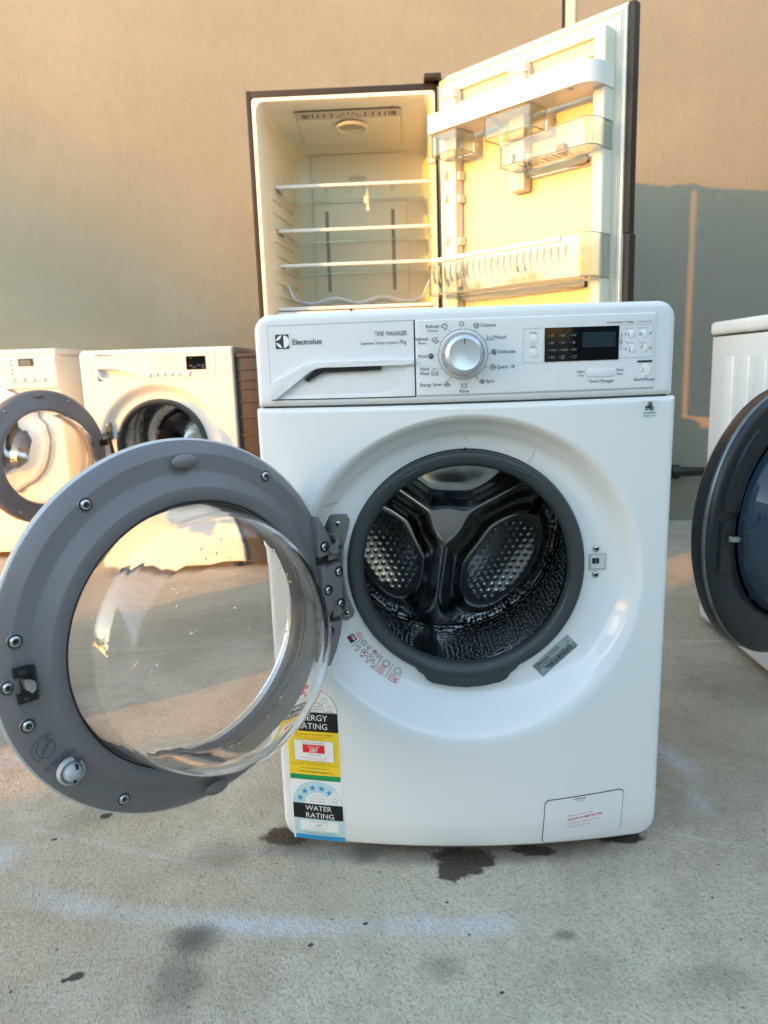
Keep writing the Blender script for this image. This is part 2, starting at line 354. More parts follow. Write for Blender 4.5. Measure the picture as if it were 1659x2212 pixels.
# text outlines -> triangles in 2-D, cached by string
_tc = {}
def text2d(s, bold=0.0):
    if (s, bold) in _tc: return _tc[(s, bold)]
    cu = bpy.data.curves.new('t', 'FONT'); cu.body = s; cu.size = 1; cu.resolution_u = 3; cu.offset = bold
    ob = bpy.data.objects.new('t', cu); C.objects.link(ob); bpy.context.view_layer.update()
    me = bpy.data.meshes.new_from_object(ob)
    vs = [(v.co.x, v.co.y) for v in me.vertices]; fs = [tuple(p.vertices) for p in me.polygons]
    bpy.data.objects.remove(ob); bpy.data.curves.remove(cu); bpy.data.meshes.remove(me)
    _tc[(s, bold)] = (vs, fs); return vs, fs
class Decal:
    """flat printed shapes laid on a surface: map3(u,v,h) gives the 3-D point h above the surface"""
    def __init__(s, map3): s.map3 = map3; s.mb = MB()
    def _put(s, vs, fs, m, lay): s.mb.add([s.map3(u, v, .0003+.00022*lay) for u, v in vs], fs, m)
    def poly(s, pts, m, lay=0, grid=.012):
        bm = bmesh.new(); f = bm.faces.new([bm.verts.new((p[0], p[1], 0)) for p in pts])
        xs = [p[0] for p in pts]; ys = [p[1] for p in pts]
        for ax, lo, hi in ((0, min(xs), max(xs)), (1, min(ys), max(ys))):
            k = math.ceil(lo/grid)
            while k*grid < hi:
                co = [0, 0, 0]; co[ax] = k*grid; no = [0, 0, 0]; no[ax] = 1
                bmesh.ops.bisect_plane(bm, geom=bm.verts[:]+bm.edges[:]+bm.faces[:], plane_co=co, plane_no=no); k += 1
        bm.verts.index_update()
        bmesh.ops.triangulate(bm, faces=[f for f in bm.faces if len(f.verts) > 4])
        s._put([v.co[:2] for v in bm.verts], [[v.index for v in f.verts] for f in bm.faces], m, lay); bm.free(); return s
    def rect(s, x0, x1, z0, z1, m, lay=0, grid=.012): return s.poly([(x0, z0), (x1, z0), (x1, z1), (x0, z1)], m, lay, grid)
    def frame(s, x0, x1, z0, z1, w, m, lay=0):
        return s.rect(x0, x1, z0, z0+w, m, lay).rect(x0, x1, z1-w, z1, m, lay).rect(x0, x0+w, z0+w, z1-w, m, lay).rect(x1-w, x1, z0+w, z1-w, m, lay)
    def line(s, pts, w, m, lay=1):
        for (x0, z0), (x1, z1) in zip(pts, pts[1:]):
            d = math.hypot(x1-x0, z1-z0)
            if d < 1e-9: continue
            nx, nz = -(z1-z0)/d*w/2, (x1-x0)/d*w/2
            s._put([(x0+nx, z0+nz), (x0-nx, z0-nz), (x1-nx, z1-nz), (x1+nx, z1+nz)], [(0, 1, 2, 3)], m, lay)
        return s
    def arc(s, cx, cz, r, a0, a1, w, m, lay=1, n=20, rz=None):
        rz = rz or r
        return s.line([(cx+r*math.cos(a0+(a1-a0)*i/n), cz+rz*math.sin(a0+(a1-a0)*i/n)) for i in range(n+1)], w, m, lay)
    def disc(s, cx, cz, r, m, lay=1, n=20, rz=None):
        rz = rz or r
        return s.poly([(cx+r*math.cos(2*PI*i/n), cz+rz*math.sin(2*PI*i/n)) for i in range(n)], m, lay, 1)
    def star(s, cx, cz, r, m, lay=2, outline=False, rot=0, w=.0005):
        p = [(cx+(r if i % 2 == 0 else r*.42)*math.cos(PI/2+rot+PI*i/5), cz+(r if i % 2 == 0 else r*.42)*math.sin(PI/2+rot+PI*i/5)) for i in range(10)]
        return s.line(p+[p[0]], w, m, lay) if outline else s.poly(p, m, lay, 1)
    def text(s, t, x, z, h, m, lay=2, w=None, al='l', bold=0.0, rot=0.0):
        """x,z = baseline start (or centre/right by al); h = capital height; w = fit to this width"""
        vs, fs = text2d(t, bold)
        if not vs: return s
        x0 = min(v[0] for v in vs); x1 = max(v[0] for v in vs); k = h/.70; kx = (w/(x1-x0)) if w else k; W = (x1-x0)*kx
        ox = {'l': 0, 'c': -W/2, 'r': -W}[al]; c, sn = math.cos(rot), math.sin(rot); out = []
        for u, v in vs:
            a, b = (u-x0)*kx+ox, v*k; out.append((x+a*c-b*sn, z+a*sn+b*c))
        s._put(out, fs, m, lay); return s
    def build(s, name, parent): return s.mb.build(name, parent, sharp=180)

# ------------------------------------------------------------------ setting
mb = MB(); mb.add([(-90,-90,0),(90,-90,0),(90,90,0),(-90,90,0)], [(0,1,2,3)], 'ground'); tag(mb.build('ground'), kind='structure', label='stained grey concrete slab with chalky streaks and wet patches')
WY = 2.49
mb = MB(); mb.box(-9, .638, WY, WY+.15, -.05, 5.2, 'wall'); mb.box(.652, 7, WY, WY+.15, -.05, 5.2, 'wall')
tag_wall = mb.build('wall')
tag(tag_wall, 'tall textured beige grey wall, golden above and blue grey in shade', 'wall')
mb = MB(); mb.box(.638, .652, WY+.012, WY+.10, -.05, 5.2, 'black'); mb.build('joint_gap', tag_wall)
M['sealant'] = mat('pale_joint_sealant', (.56, .53, .47), .6, noise=.06, nscale=30)
mb = MB(); mb.box(.655, .695, WY-.004, WY+.01, 0, 5.2, 'sealant', .002); mb.build('joint_sealant', tag_wall)

# ------------------------------------------------------------------ the front-loading washer in the foreground
TILT = .022
W = empty('washing_machine', (0, 0, 0), (TILT, 0, 0))
tag(W, 'nearest white front loading washer with dark dial display and its grey porthole door swung open', 'washing machine', 'white front loaders standing on the slab')
BX0, BX1 = -.297, .303
def bow(x): return .033*(1-((x-.003)/.3)**2)
EC = (.005, .4535); EA, EB = .262, .2525
def FB(x, z):
    dx, dz = (x-EC[0])/EA, (z-EC[1])/EB; rho = math.hypot(dx, dz)
    wd = .15 + (.13*max(0, -dz/max(rho, 1e-6)) if dz < 0 else .0) - .05*max(0, dx/max(rho, 1e-6))*min(1, 1.6*max(0, -dz/max(rho, 1e-6)))
    s = smooth01((1-rho)/wd)
    tuck = .08*max(0.0, .062-z) + .5*max(0.0, .062-z)**1.7
    return (1-s)*(-bow(x)+tuck)+s*.020
def FF(x, z): return -bow(x)
V, Fc = panel(FB, BX0, BX1, .0155, .7198, (.030, .030, .004, .004), (.0035, .470),
    rings=[(r, r) for r in (.166, .172, .180, .188, .196, .204, .210, .216, .222, .228, .234)], rr=.008, back=.045, N=360, ramp=26)
MB().add(V, Fc, 'white', True).build('front_panel', W, sharp=60)
# filter flap outline is cut as a part of its own
V, Fc = panel(lambda x, z: FF(x, z), -.293, .297, .7215, .850, (.003, .003, .024, .024), (0, .79), rr=.009, back=.045, N=240, ramp=10)
MB().add(V, Fc, 'white_plastic', True).build('control_fascia', W, sharp=60)
mb = MB()
mb.box(BX0+.002, BX1-.002, .04, .52, .0185, .0195, 'white'); mb.box(BX0+.002, BX0+.003, .04, .52, .0195, .83, 'white'); mb.box(BX1-.003, BX1-.002, .04, .52, .0195, .83, 'white')
mb.box(BX0+.003, BX1-.003, .519, .52, .0195, .83, 'white'); mb.build('cabinet', W)
MB().box(-.292, .296, .036, .524, .828, .8475, 'white_plastic', .006).build('lid', W)
mb = MB(); mb.box(-.289, .293, .012, .045, .7190, .7222, 'seam')
V = []; n = 40
for i in range(n+1):
    x = -.285+.574*i/n; V += [(x, -bow(x)+.006, .7180), (x, -bow(x)+.006, .7232)]
mb.add(V, [(2*i, 2*i+1, 2*i+3, 2*i+2) for i in range(n)], 'seam'); mb.build('panel_gap', W)
for x, y in ((-.25, .05), (.255, .05), (-.25, .47), (.255, .47)):
    mb = MB(); mb.tube([(x, y, -.0008), (x, y, .019)], .022, 'black', 16); o = mb.build('foot', W)
mb = MB(); mb.box(-.27, .276, .03, .49, .004, .0180, 'black'); mb.build('under_shade_box', W)  # black box added to deepen the shade under the cabinet
# raised printed plate and fascia groove
V, Fc = panel(lambda x, z: FF(x, z)-.0014, -.0645, .2675, .7325, .8345, .003, (.1, .784), rr=.0016, back=.0, N=160, ramp=8)
MB().add(V, Fc, 'white_plastic', True).build('control_plate', W, sharp=60)
# ---- detergent drawer
def zl(x):
    if x < -.205: return .7325+(.774-.7325)*(x+.266)/.061 if x > -.266 else .7325
    return .774+.001*(x+.205)/.137
def FD(x, z):
    y = FF(x, z)-.0012; t = zl(x)
    if z < t and t > .7335:
        u = 1-(t-z)/(t-.732); tp = smooth01((-.070-x)/.055)*smooth01((x+.262)/.05)
        y += .017*(max(0, u)**1.4)*tp
    return y
V = []; nx, nz = 110, 70; x0, x1, z0, z1 = -.2715, -.0675, .7325, .8335
for j in range(nz+1):
    for i in range(nx+1):
        x = x0+(x1-x0)*i/nx; z = z0+(z1-z0)*j/nz; V.append((x, FD(x, z), z))
Fc = [(j*(nx+1)+i, j*(nx+1)+i+1, (j+1)*(nx+1)+i+1, (j+1)*(nx+1)+i) for j in range(nz) for i in range(nx)]
dr = MB().add(V, Fc, 'white_plastic', True).build('detergent_drawer', W, sharp=80)
bend = lambda x, y, z: (x, y-bow(x), z)
def bend_poly(pts, n=10):
    out = []
    for (a, b), (c, d) in zip(pts, pts[1:]+pts[:1]):
        k = max(1, int(math.hypot(c-a, d-b)/.012))
        for i in range(k): out.append((a+(c-a)*i/k, b+(d-b)*i/k))
    return out
hp = [(-.2725,.7325),(-.265,.7325),(-.235,.7545),(-.214,.7690),(-.205,.7735),(-.195,.775),(-.068,.7755),(-.068,.7825),(-.205,.7825),(-.214,.7815),(-.222,.778),(-.2725,.754)]
MB().prism(bend_poly(hp), -.0070, .004, 'grey_soft' if 0 else 'white_plastic', .0008, bend).build('drawer_handle', dr, sharp=30)
sp = [(-.222,.7600),(-.206,.7722),(-.196,.7745),(-.113,.7750),(-.113,.7695),(-.194,.7680),(-.201,.7655),(-.2170,.7560)]
MB().prism(bend_poly(sp), -.0055, .004, 'black', .0, bend).build('grip_slot', dr)
fr = Decal(lambda u, v, h: (u, FF(u, v)-h, v))
fr.rect(-.2726, -.2718, .7310, .8350, 'seam_light', 0).rect(-.0672, -.0655, .7310, .8350, 'seam', 0)
fr.rect(-.2718, -.0672, .7308, .7323, 'seam', 0).rect(-.2718, -.0672, .8337, .8349, 'seam_light', 0)
fr.rect(-.0645, .2675, .7308, .7323, 'seam_light', 0)
fr.build('drawer_gap', W)
# ---- lettering on the fascia
PL = .0016
L = Decal(lambda u, v, h: (u, FF(u, v)-PL-h, v))
I = 'ink'
L.rect(-.2612, -.2418, .8026, .8222, 'ink', 0)
cx, cz, q = -.2515, .8124, .0087
pts = [(cx-.0012+q*math.cos(a), cz+q*math.sin(a)) for a in [PI*.62+ (PI*.76)*i/14 for i in range(15)]]
L.poly([(cx+.0022+q*.98*math.cos(-PI/2+PI*i/16), cz+q*.98*math.sin(-PI/2+PI*i/16)) for i in range(17)], 'lblwhite', 1, 1)
L.poly([(cx-.0004, cz+.0087)]+[(cx+q*math.cos(a), cz+q*math.sin(a)) for a in [PI*.55+PI*.40*i/8 for i in range(9)]]+[(cx-.0085, cz+.0012), (cx-.0042, cz+.0026), (cx-.0014, cz+.0055)], 'lblwhite', 1, 1)
L.poly([(cx-.0014, cz-.0055), (cx-.0042, cz-.0026), (cx-.0085, cz-.0012)]+[(cx+q*math.cos(a), cz+q*math.sin(a)) for a in [PI*1.05+PI*.40*i/8 for i in range(9)]]+[(cx-.0004, cz-.0087)], 'lblwhite', 1, 1)
L.text('Electrolux', -.2365, .8078, .0072, I, 1, w=.0420, bold=.012)
L.text('TIME  MANAGER', -.1205, .8150, .0064, I, 1, w=.0440)
L.text('Sensitive Wash System', -.1405, .8042, .0038, I, 1, w=.0510); L.text('7Kg', -.0775, .8040, .0050, I, 1, w=.0100, al='r')
def lab(t, x, z, al='l', h=.0046, w=None, ink='ink', lay=1): L.text(t, x, z, h, ink, lay, w=w, al=al)
LW = .00075
lab('Cottons', .0235, .8225, w=.0205); L.arc(.0175, .8245, .0034, 0, 2*PI, LW, I); L.line([(.0148,.826),(.0175,.8235),(.0202,.826)], LW, I); L.line([(.0175,.8235),(.0175,.8205)], LW, I)
lab('Mixed', .0425, .8060, w=.0150); L.line([(.0325,.8115),(.0325,.8050),(.0405,.8050),(.0405,.8115)], LW, I); lab('MIX', .0343, .8070, h=.0022, w=.0044)
lab('Delicates', .0470, .7868, w=.0240)
for k in range(8): L.arc(.0415+.0024*math.cos(PI*k/4), .7888+.0024*math.sin(PI*k/4), .0011, 0, 2*PI, LW*.8, I, n=8)
L.line([(.0425,.7865),(.0445,.7845)], LW, I)
lab('Quick 18', .0455, .7662, w=.0240); L.arc(.0395, .7682, .0037, 0, 2*PI*.95, LW, I); L.line([(.0395,.7705),(.0395,.7680),(.0372,.7680)], LW, I); lab('18', .0405, .7668, h=.0026, w=.0036)
lab('Spin', .0305, .7478, w=.0110)
def spiral(cx, cz, r, lay=1, ink=I): L.line([(cx+r*t*math.cos(5*PI*t+.6), cz+r*t*math.sin(5*PI*t+.6)) for t in [i/26 for i in range(3, 27)]], LW, ink, lay)
spiral(.0255, .7490, .0037)
L.line([(-.0032,.7482),(-.0032,.7422),(.0042,.7422),(.0042,.7482)], LW, I); L.line([(-.0025,.7465),(-.001,.7472),(.0005,.7462),(.002,.7472),(.0035,.7465)], LW*.8, I)
for k in range(4): L.rect(-.002+.0014*k, -.0014+.0014*k, .7444, .7450, I, 1)
lab('Rinse', .0007, .7352, al='c', w=.0130)
lab('Energy Saver', -.0600, .7452, w=.0300)
for a, b in ((-.0232,.7498),(-.0262,.7462),(-.0202,.7462)): L.arc(a, b, .0016, 0, 2*PI, LW*.9, I, n=10)
L.line([(-.0232,.7480),(-.0232,.7430)], LW, I)
lab('Hand', -.0590, .7668, w=.0115); lab('Wash', -.0600, .7605, w=.0130)
L.line([(-.0435,.7660),(-.0435,.7602),(-.0355,.7602),(-.0355,.7660)], LW, I); L.line([(-.0425,.7630),(-.041,.7636),(-.0395,.7628),(-.038,.7636),(-.0365,.7630)], LW*.8, I)
L.arc(-.0395, .7668, .0026, PI*.0, PI*1.1, LW*.8, I, n=10); L.line([(-.0415,.7665),(-.0398,.7650)], LW*.8, I)
lab('Wool', -.0625, .7840, w=.0125); L.disc(-.0443, .7858, .0038, 'ink', 1, 3+9); L.arc(-.0443, .7855, .0018, 0, PI*1.4, .0004, 'lblwhite', 2)
lab('Refresh', -.0660, .8070, w=.0185); lab('Mixed', -.0610, .8020, h=.0032, w=.0100)
lab('Refresh', -.0505, .8232, w=.0180); lab('Cottons', -.0480, .8182, h=.0032, w=.0140)
for a, b in ((-.0385,.8065),(-.0255,.8245)):
    L.line([(a-.0045,b+.0005),(a-.002,b+.0035),(a,b+.0028),(a+.002,b+.0042),(a+.0028,b+.001),(a+.004,b-.0015),(a+.0015,b-.0040),(a-.0005,b-.0032),(a-.001,b-.0005),(a-.003,b-.0010),(a-.0045,b+.0005)], LW, I)
lab('MIX', -.0395, .8055, h=.0020, w=.0042)
KX, KZ = -.0005, .7870
L.arc(-.0022, .8275, .0029, 0, 2*PI, LW, I)
for k in range(12):
    a0 = PI/2-PI/6*k; L.arc(KX, KZ, .0335, a0-.03, a0-PI/6+.03, .00055, I, n=8)
    if k in (0, 6): continue
    rr = .0375 if k not in (5, 7) else .0405
    L.line([(KX+.0335*math.cos(a0), KZ+.0335*math.sin(a0)), (KX+rr*math.cos(a0), KZ+rr*math.sin(a0))], .00055, I)
# selection block right of the dial
def boxline(x0, x1, z0, z1): L.frame(x0, x1, z0, z1, .0005, 'seam_light', 0)
boxline(.0815, .1105, .7725, .8185); boxline(.2145, .2635, .7745, .8190)
lab('Temp', .0950, .8112, al='c', h=.0028, w=.0100); lab('Spin', .0955, .7922, al='c', h=.0028, w=.0085)
L.frame(.0940, .0962, .8030, .8085, .0005, I, 1); L.rect(.0943, .0959, .8015, .8050, I, 1); L.disc(.0951, .8020, .0019, I, 1)
spiral(.0962, .7852, .0033)
lab('INVERTER', .1970, .8213, h=.0026, w=.0380); L.rect(.2382, .2386, .8205, .8245, 'ink_grey', 1); lab('EWF14742', .2415, .8213, h=.0026, w=.0190, ink='ink_grey')
lab('Prewash', .2275, .8135, al='c', h=.0020, w=.0125, ink='ink_grey'); lab('Easy Iron', .2485, .8135, al='c', h=.0020, w=.0140, ink='ink_grey')
lab('Rinse+', .2300, .7940, al='c', h=.0020, w=.0105, ink='ink_grey'); lab('Vapour', .2490, .7940, al='c', h=.0020, w=.0110, ink='ink_grey')
L.line([(.2280,.8095),(.2280,.8040),(.2345,.8040),(.2345,.8095)], LW, I); L.rect(.2309, .2315, .8060, .8090, I, 1)
L.line([(.2455,.8045),(.2535,.8045),(.2520,.8085),(.2475,.8085),(.2455,.8045)], LW*.9, I); L.line([(.2430,.8050),(.2450,.8075)], LW, I)
L.line([(.2300,.7895),(.2300,.7835),(.2370,.7835),(.2370,.7895),(.2300,.7895)], LW*.9, I); L.line([(.2305,.7868),(.2365,.7868)], LW*.8, I); L.line([(.2335,.7925),(.2335,.7905)], LW, I)
for k in range(5): L.arc(.2500+.0024*math.cos(PI*k/4), .7880+.0022*math.sin(PI*k/4), .0014, 0, 2*PI, LW*.7, I, n=8)
for k in range(3): L.line([(.2485+.0015*k,.7868),(.2485+.0015*k,.7840)], LW*.7, I)
for a, b in ((.2235,.8065),(.2595,.8070),(.2245,.7865),(.2600,.7872)): L.rect(a-.0008, a+.0008, b-.0011, b+.0011, I, 1)
L.line([(.2200,.8065),(.2178,.8065),(.2178,.8005)], .0005, I); L.line([(.2178,.7925),(.2178,.7865),(.2205,.7865)], .0005, I); L.frame(.2160, .2192, .7938, .7985, .0005, I, 1); L.arc(.2176,.7985,.0010,0,PI,.0005,I)
L.rect(.2420, .2635, .7676, .7704, I, 1)
lab('Start/Pause', .2530, .7425, al='c', h=.0042, w=.0305)
L.line([(.2505,.7545),(.2505,.7600),(.2550,.7572),(.2505,.7545)], LW, I); L.rect(.2557, .2562, .7545, .7600, I, 1); L.rect(.2570, .2575, .7545, .7600, I, 1)
lab('Time Manager', .1915, .7425, al='c', h=.0042, w=.0365)
lab('Adjust', .1555, .7570, h=.0030, w=.0120); lab('Time', .1575, .7515, h=.0030, w=.0090); lab('Delay', .2125, .7575, h=.0030, w=.0105); lab('Start', .2135, .7520, h=.0030, w=.0090)
L.arc(.1755, .7562, .0033, 0, 2*PI, LW*.9, I); L.line([(.1755,.7582),(.1755,.7560),(.1735,.7560)], LW, I); L.line([(.1775,.7548),(.1805,.7520),(.1790,.7512),(.1765,.7530)], LW*.9, I)
L.arc(.2045, .7562, .0035, .5, 2*PI, LW*.9, I); L.line([(.2045,.7582),(.2045,.7560),(.2025,.7560)], LW, I); L.rect(.2072, .2085, .7574, .7586, I, 1)
L.build('printed_lettering', W)
# display window
D = Decal(lambda u, v, h: (u, FF(u, v)-PL-.0004-h, v))
D.rect(.1108, .2143, .7728, .8182, 'black_gloss', 0)
D.rect(.1630, .2095, .7905, .8105, 'lcd', 1)
for r_, row in enumerate((('90\u00b0','60\u00b0','50\u00b0'), ('40\u00b0','30\u00b0','*'), ('1400','1000','800'), ('400','@','#'))):
    z = .8065-.0096*r_
    for c_, t in enumerate(row):
        x = .1165+.0150*c_; D.disc(x, z+.0010, .0006, 'lcd_text', 1, 8)
        if t == '*':
            for k in range(3): a = PI*k/3+.2; D.line([(x+.0045-.0024*math.cos(a), z+.001-.0024*math.sin(a)), (x+.0045+.0024*math.cos(a), z+.001+.0024*math.sin(a))], .0005, 'lcd_text')
        elif t == '@': D.arc(x+.0045, z+.001, .0022, 0, 2*PI, .0005, 'lcd_text'); D.line([(x+.0022,z-.0015),(x+.0068,z+.0035)], .0005, 'lcd_text')
        elif t == '#': D.frame(x+.0030, x+.0082, z-.0008, z+.0030, .0004, 'lcd_text', 1)
        else: D.text(t, x+.0022, z-.0004, .0029, 'lcd_text', 1, w={2: .0052, 3: .0062, 4: .0088}[len(t)])
D.build('display', W)
# buttons: low domes
for x, z, rx in ((.0951,.8035,.0062),(.0958,.7852,.0062),(.2312,.8068,.0055),(.2495,.8068,.0055),(.2335,.7868,.0055),(.2505,.7868,.0055),(.2535,.7572,.0085)):
    mb = MB(); mb.lathe([(rx, 0), (rx*.96, .0007), (rx*.75, .0011), (0.0001, .0012)], 'white_plastic', (x, FF(x, z)-.0013, z), 24); mb.build('button', W)
mb = MB(); mb.prism(rrect(.169, .211, .7505, .7615, .0054, 5), -.0026, .002, 'white_plastic', .0010, bend); mb.build('rocker_button', W)
# programme dial
kb = MB(); ky = FF(KX, KZ)-.0016
kb.lathe([(.0292, 0), (.0290, .004), (.0282, .016), (.0268, .0205), (.0258, .0225)], 'knob_side', (KX, ky, KZ), 72)
dial = kb.build('programme_dial', W)
kb = MB(); kb.lathe([(.0256, .0222), (.0215, .0268), (.0208, .0272), (.0200, .0268), (.0001, .0262)], 'knob_cap', (KX, ky, KZ), 72); kb.build('dial_cap', dial)
kb = MB(); kb.box(KX-.0005, KX+.0005, ky-.0285, ky-.0262, KZ+.0135, KZ+.0205, 'ink'); kb.build('pointer_mark', dial)
kb = MB(); kb.lathe([(.0315, 0), (.0312, .0012), (.0296, .0016), (.0290, .0006)], 'white_plastic', (KX, ky+.0004, KZ), 72); kb.build('dial_collar', dial)

# ---- porthole: gasket, drum
GC = (.0035, 0, .470)
gb = MB()
gb.lathe([(.181, -.0205), (.1800, -.0185), (.1785, -.0150)], 'black', GC, 120)
gb.lathe([(.1785, -.019), (.1785, -.010), (.1770, -.0068), (.1735, -.0050), (.1680, -.0052), (.1655, -.0062), (.1610, -.0085), (.1570, -.0130), (.1550, -.0180), (.1550, -.0230), (.1600, -.0275), (.1760, -.0320), (.1800, -.0400), (.1700, -.0470), (.168, -.050)], 'rubber', GC, 120)
gas = gb.build('door_seal', W, sharp=70)
for a, s in ((118, 1), (62, 1), (-118, 1), (-55, 1)):
    m2 = MB(); p = []
    for k in range(7):
        q = R(a-4.5+9*k/6); p.append((GC[0]+.1675*math.cos(q), .0045 if s else 0, GC[2]+.1675*math.sin(q)))
    m2.tube(p, .0022, 'rubber', 8); m2.build('seal_rib', gas)
tb = MB(); arc = [(GC[0]+.1765*math.cos(R(a)), GC[2]+.1765*math.sin(R(a))) for a in range(-118, -61, 4)]
tab = arc+[(.078,.3045),(.0705,.2985),(.0655,.2900),(.056,.2845),(.030,.2785),(.0035,.2762),(-.023,.2785),(-.050,.2845),(-.0590,.2900),(-.064,.2985),(-.072,.3045)]
tb.prism(tab, .0065, .0205, 'rubber', .0012); tbo = tb.build('seal_tab', gas)
Decal(lambda u, v, h: (u, .0065-h, v)).text('XXL', .0035, .2835, .0068, mat('embossed_rubber', (.06, .075, .082), .35), 0, w=.026, al='c').build('embossed_letters', gas)
mb = MB(); mb.add([(-.0005,.0165,.6465),(.0095,.0165,.6465),(.0045,.0145,.6535)], [(0,1,2)], 'black'); mb.build('alignment_mark', W)
DX, DZ = -.004, .455; DY = .385; DR = .232
dp = [(.166, -.046), (.169, -.052), (.185, -.058), (DR-.012, -.066), (DR, -.078), (DR, -.112)]
ds = MB(); ds.lathe(dp, 'drum', (DX, 0, DZ+.012), 120, off=lambda r, h: (0, 0)); 
ds.lathe([(DR, -.112), (DR, -.16), (DR, -.22), (DR, -.28), (DR, -.34), (DR-.004, -DY+.02), (DR-.012, -DY+.004)], 'drum_wall', (DX, 0, DZ), 140)
drum = ds.build('drum', W, sharp=60)
ARM = [R(262), R(143), R(27)]
def lobe(x, z):
    r = math.hypot(x, z); d = 1e9
    for a in ARM:
        t = x*math.cos(a)+z*math.sin(a); q = abs(-x*math.sin(a)+z*math.cos(a)) if t > 0 else r
        hh = max(.050-abs(d-q), 0)/.050 if d < 1e8 else 0; d = min(d, q)-hh*hh*.050*.25
    q = r-.018; hh = max(.03-abs(d-q), 0)/.03; d = min(d, q)-hh*hh*.03*.25
    a_, b_ = d-.007, DR-.012-r; k = .085
    h = max(k-abs(a_-b_), 0)/k; m = min(a_, b_)-h*h*k*.25
    y = .017*smooth01((m+.008)/.032)+.012*smooth01((m-.018)/.016)-.012*smooth01((m-.036)/.05)
    if m > .040:
        gx, gz = x/.0145, z/.01256; row = math.floor(gz+.5); ox = .5 if row % 2 else 0; col = math.floor(gx-ox+.5)+ox
        dd = math.hypot((gx-col)*.0145, (gz-row)*.01256); y += .0010*smooth01(1-dd/.0054)*smooth01((m-.040)/.006)*smooth01((.30+ (x*.25-z)*4.0)/.3)
    return y
Nn = 320; V = []; idx = {}; Fc = []
for j in range(Nn+1):
    for i in range(Nn+1):
        x = -DR+2*DR*i/Nn; z = -DR+2*DR*j/Nn
        if x*x+z*z <= (DR+.002)**2: idx[(i, j)] = len(V); V.append((DX+x, DY-lobe(x, z), DZ+z))
for j in range(Nn):
    for i in range(Nn):
        q = [(i, j), (i+1, j), (i+1, j+1), (i, j+1)]
        if all(t in idx for t in q): Fc.append([idx[t] for t in q])
MB().add(V, Fc, 'drum', True).build('drum_back', drum, sharp=180)
for a in (R(258), R(138), R(18)):
    m2 = MB(); n = 14; V = []; prof = [(-.030, 0), (-.020, .016), (-.009, .044), (0, .050), (.009, .044), (.020, .016), (.030, 0)]
    for k in range(n+1):
        t = k/n; y = .135+.215*t; s = math.sin(PI*min(1, max(0, .06+.88*t)))**.35
        for u, h in prof:
            rr = DR-.002-h*s; aa = a+u*s/DR; V.append((DX+rr*math.cos(aa), y, DZ+rr*math.sin(aa)))
    P = len(prof); Fc = [(k*P+i, k*P+i+1, (k+1)*P+i+1, (k+1)*P+i) for k in range(n) for i in range(P-1)]
    m2.add(V, Fc, 'charcoal', True); m2.build('drum_paddle', drum, sharp=70)
mb = MB(); mb.lathe([(.175, -.040), (.235, -.044), (.262, -.050), (.262, -.42), (0.001, -.42)], 'black', (DX, 0, DZ), 64); mb.build('outer_tub', W)

# ---- door catch, hinge plate
FY = .0200
mb = MB()
mb.prism([(.1905,.4595),(.2165,.4595),(.2165,.4855),(.1905,.4855)], FY-.0022, FY+.006, 'grey_soft', .0008)
catch = mb.build('door_catch', W)
mb = MB(); z0, z1, x0, x1 = .4625, .4825, .1935, .2135
V = [(x0, FY-.0025, z0), (x1, FY-.0025, z0), (x1, FY-.0025, z1), (x0, FY-.0025, z1), (x0+.0015, FY+.010, .4695), (x0+.012, FY+.010, .4695), (x0+.012, FY+.010, .4785), (x0+.0015, FY+.010, .4785)]
V = [(a, b-.0001 if i < 4 else FY-.0026, c) for i, (a, b, c) in enumerate(V)]
mb.add(V, [(0,1,5,4),(1,2,6,5),(2,3,7,6),(3,0,4,7)], mat('latch_funnel', (.55,.58,.58), .35)); mb.build('catch_funnel', catch)
mb = MB(); mb.box(.1950, .2055, FY-.0029, FY-.0024, .4695, .4785, 'black'); mb.box(.2000, .2020, FY-.0034, FY-.0028, .470, .478, 'zinc'); mb.build('catch_slot', catch)
def screw(parent, x, y, z, r=.0048, hd='screw', cup=None, name='screw', cross=False):
    s = MB()
    if cup: s.lathe([(r*1.42, -.0004), (r*1.36, .0007), (r*1.22, .0009), (r*1.12, -.0003)], cup, (x, y, z), 32); s.lathe([(r*1.16, .0002), (0.0001, .0002)], 'black', (x, y, z), 24)
    s.lathe([(r, .0002), (r*.98, .0014), (r*.80, .0027), (r*.50, .0031)], hd, (x, y, z), 32)
    s.lathe([(r*.50, .0031), (r*.46, .0018), (r*.36, .0012)], 'zinc', (x, y, z), 6); s.lathe([(r*.36, .0012), (0.0001, .0010)], 'black', (x, y, z), 6)
    return s.build(name, parent, sharp=50)
screw(W, .2010, FY, .4925, .0052); screw(W, .2010, FY, .4520, .0052)
hpz = [(-.222,.390),(-.180,.388),(-.171,.394),(-.1690,.402),(-.1790,.430),(-.1835,.465),(-.1810,.505),(-.1725,.535),(-.1700,.549),(-.1745,.5565),(-.222,.557)]
mb = MB(); mb.prism(hpz, FY-.0045, FY+.001, 'zinc', .0012); hinge = mb.build('hinge_plate', W)
for a, b in ((.500, .528), (.408, .432)):
    mb = MB(); mb.prism([(-.207, a), (-.186, a), (-.186, b), (-.207, b)], FY-.012, FY-.004, 'zinc', .003)
    mb.tube([(-.190, FY-.006, (a+b)/2), (-.187, -.010, (a+b)/2), (-.190, -.034, (a+b)/2+.002)], .0075, 'zinc', 12); mb.build('hinge_arm', hinge)
screw(hinge, -.1875, FY-.0045, .5425, .0050); screw(hinge, -.1800, FY-.0045, .4000, .0046)
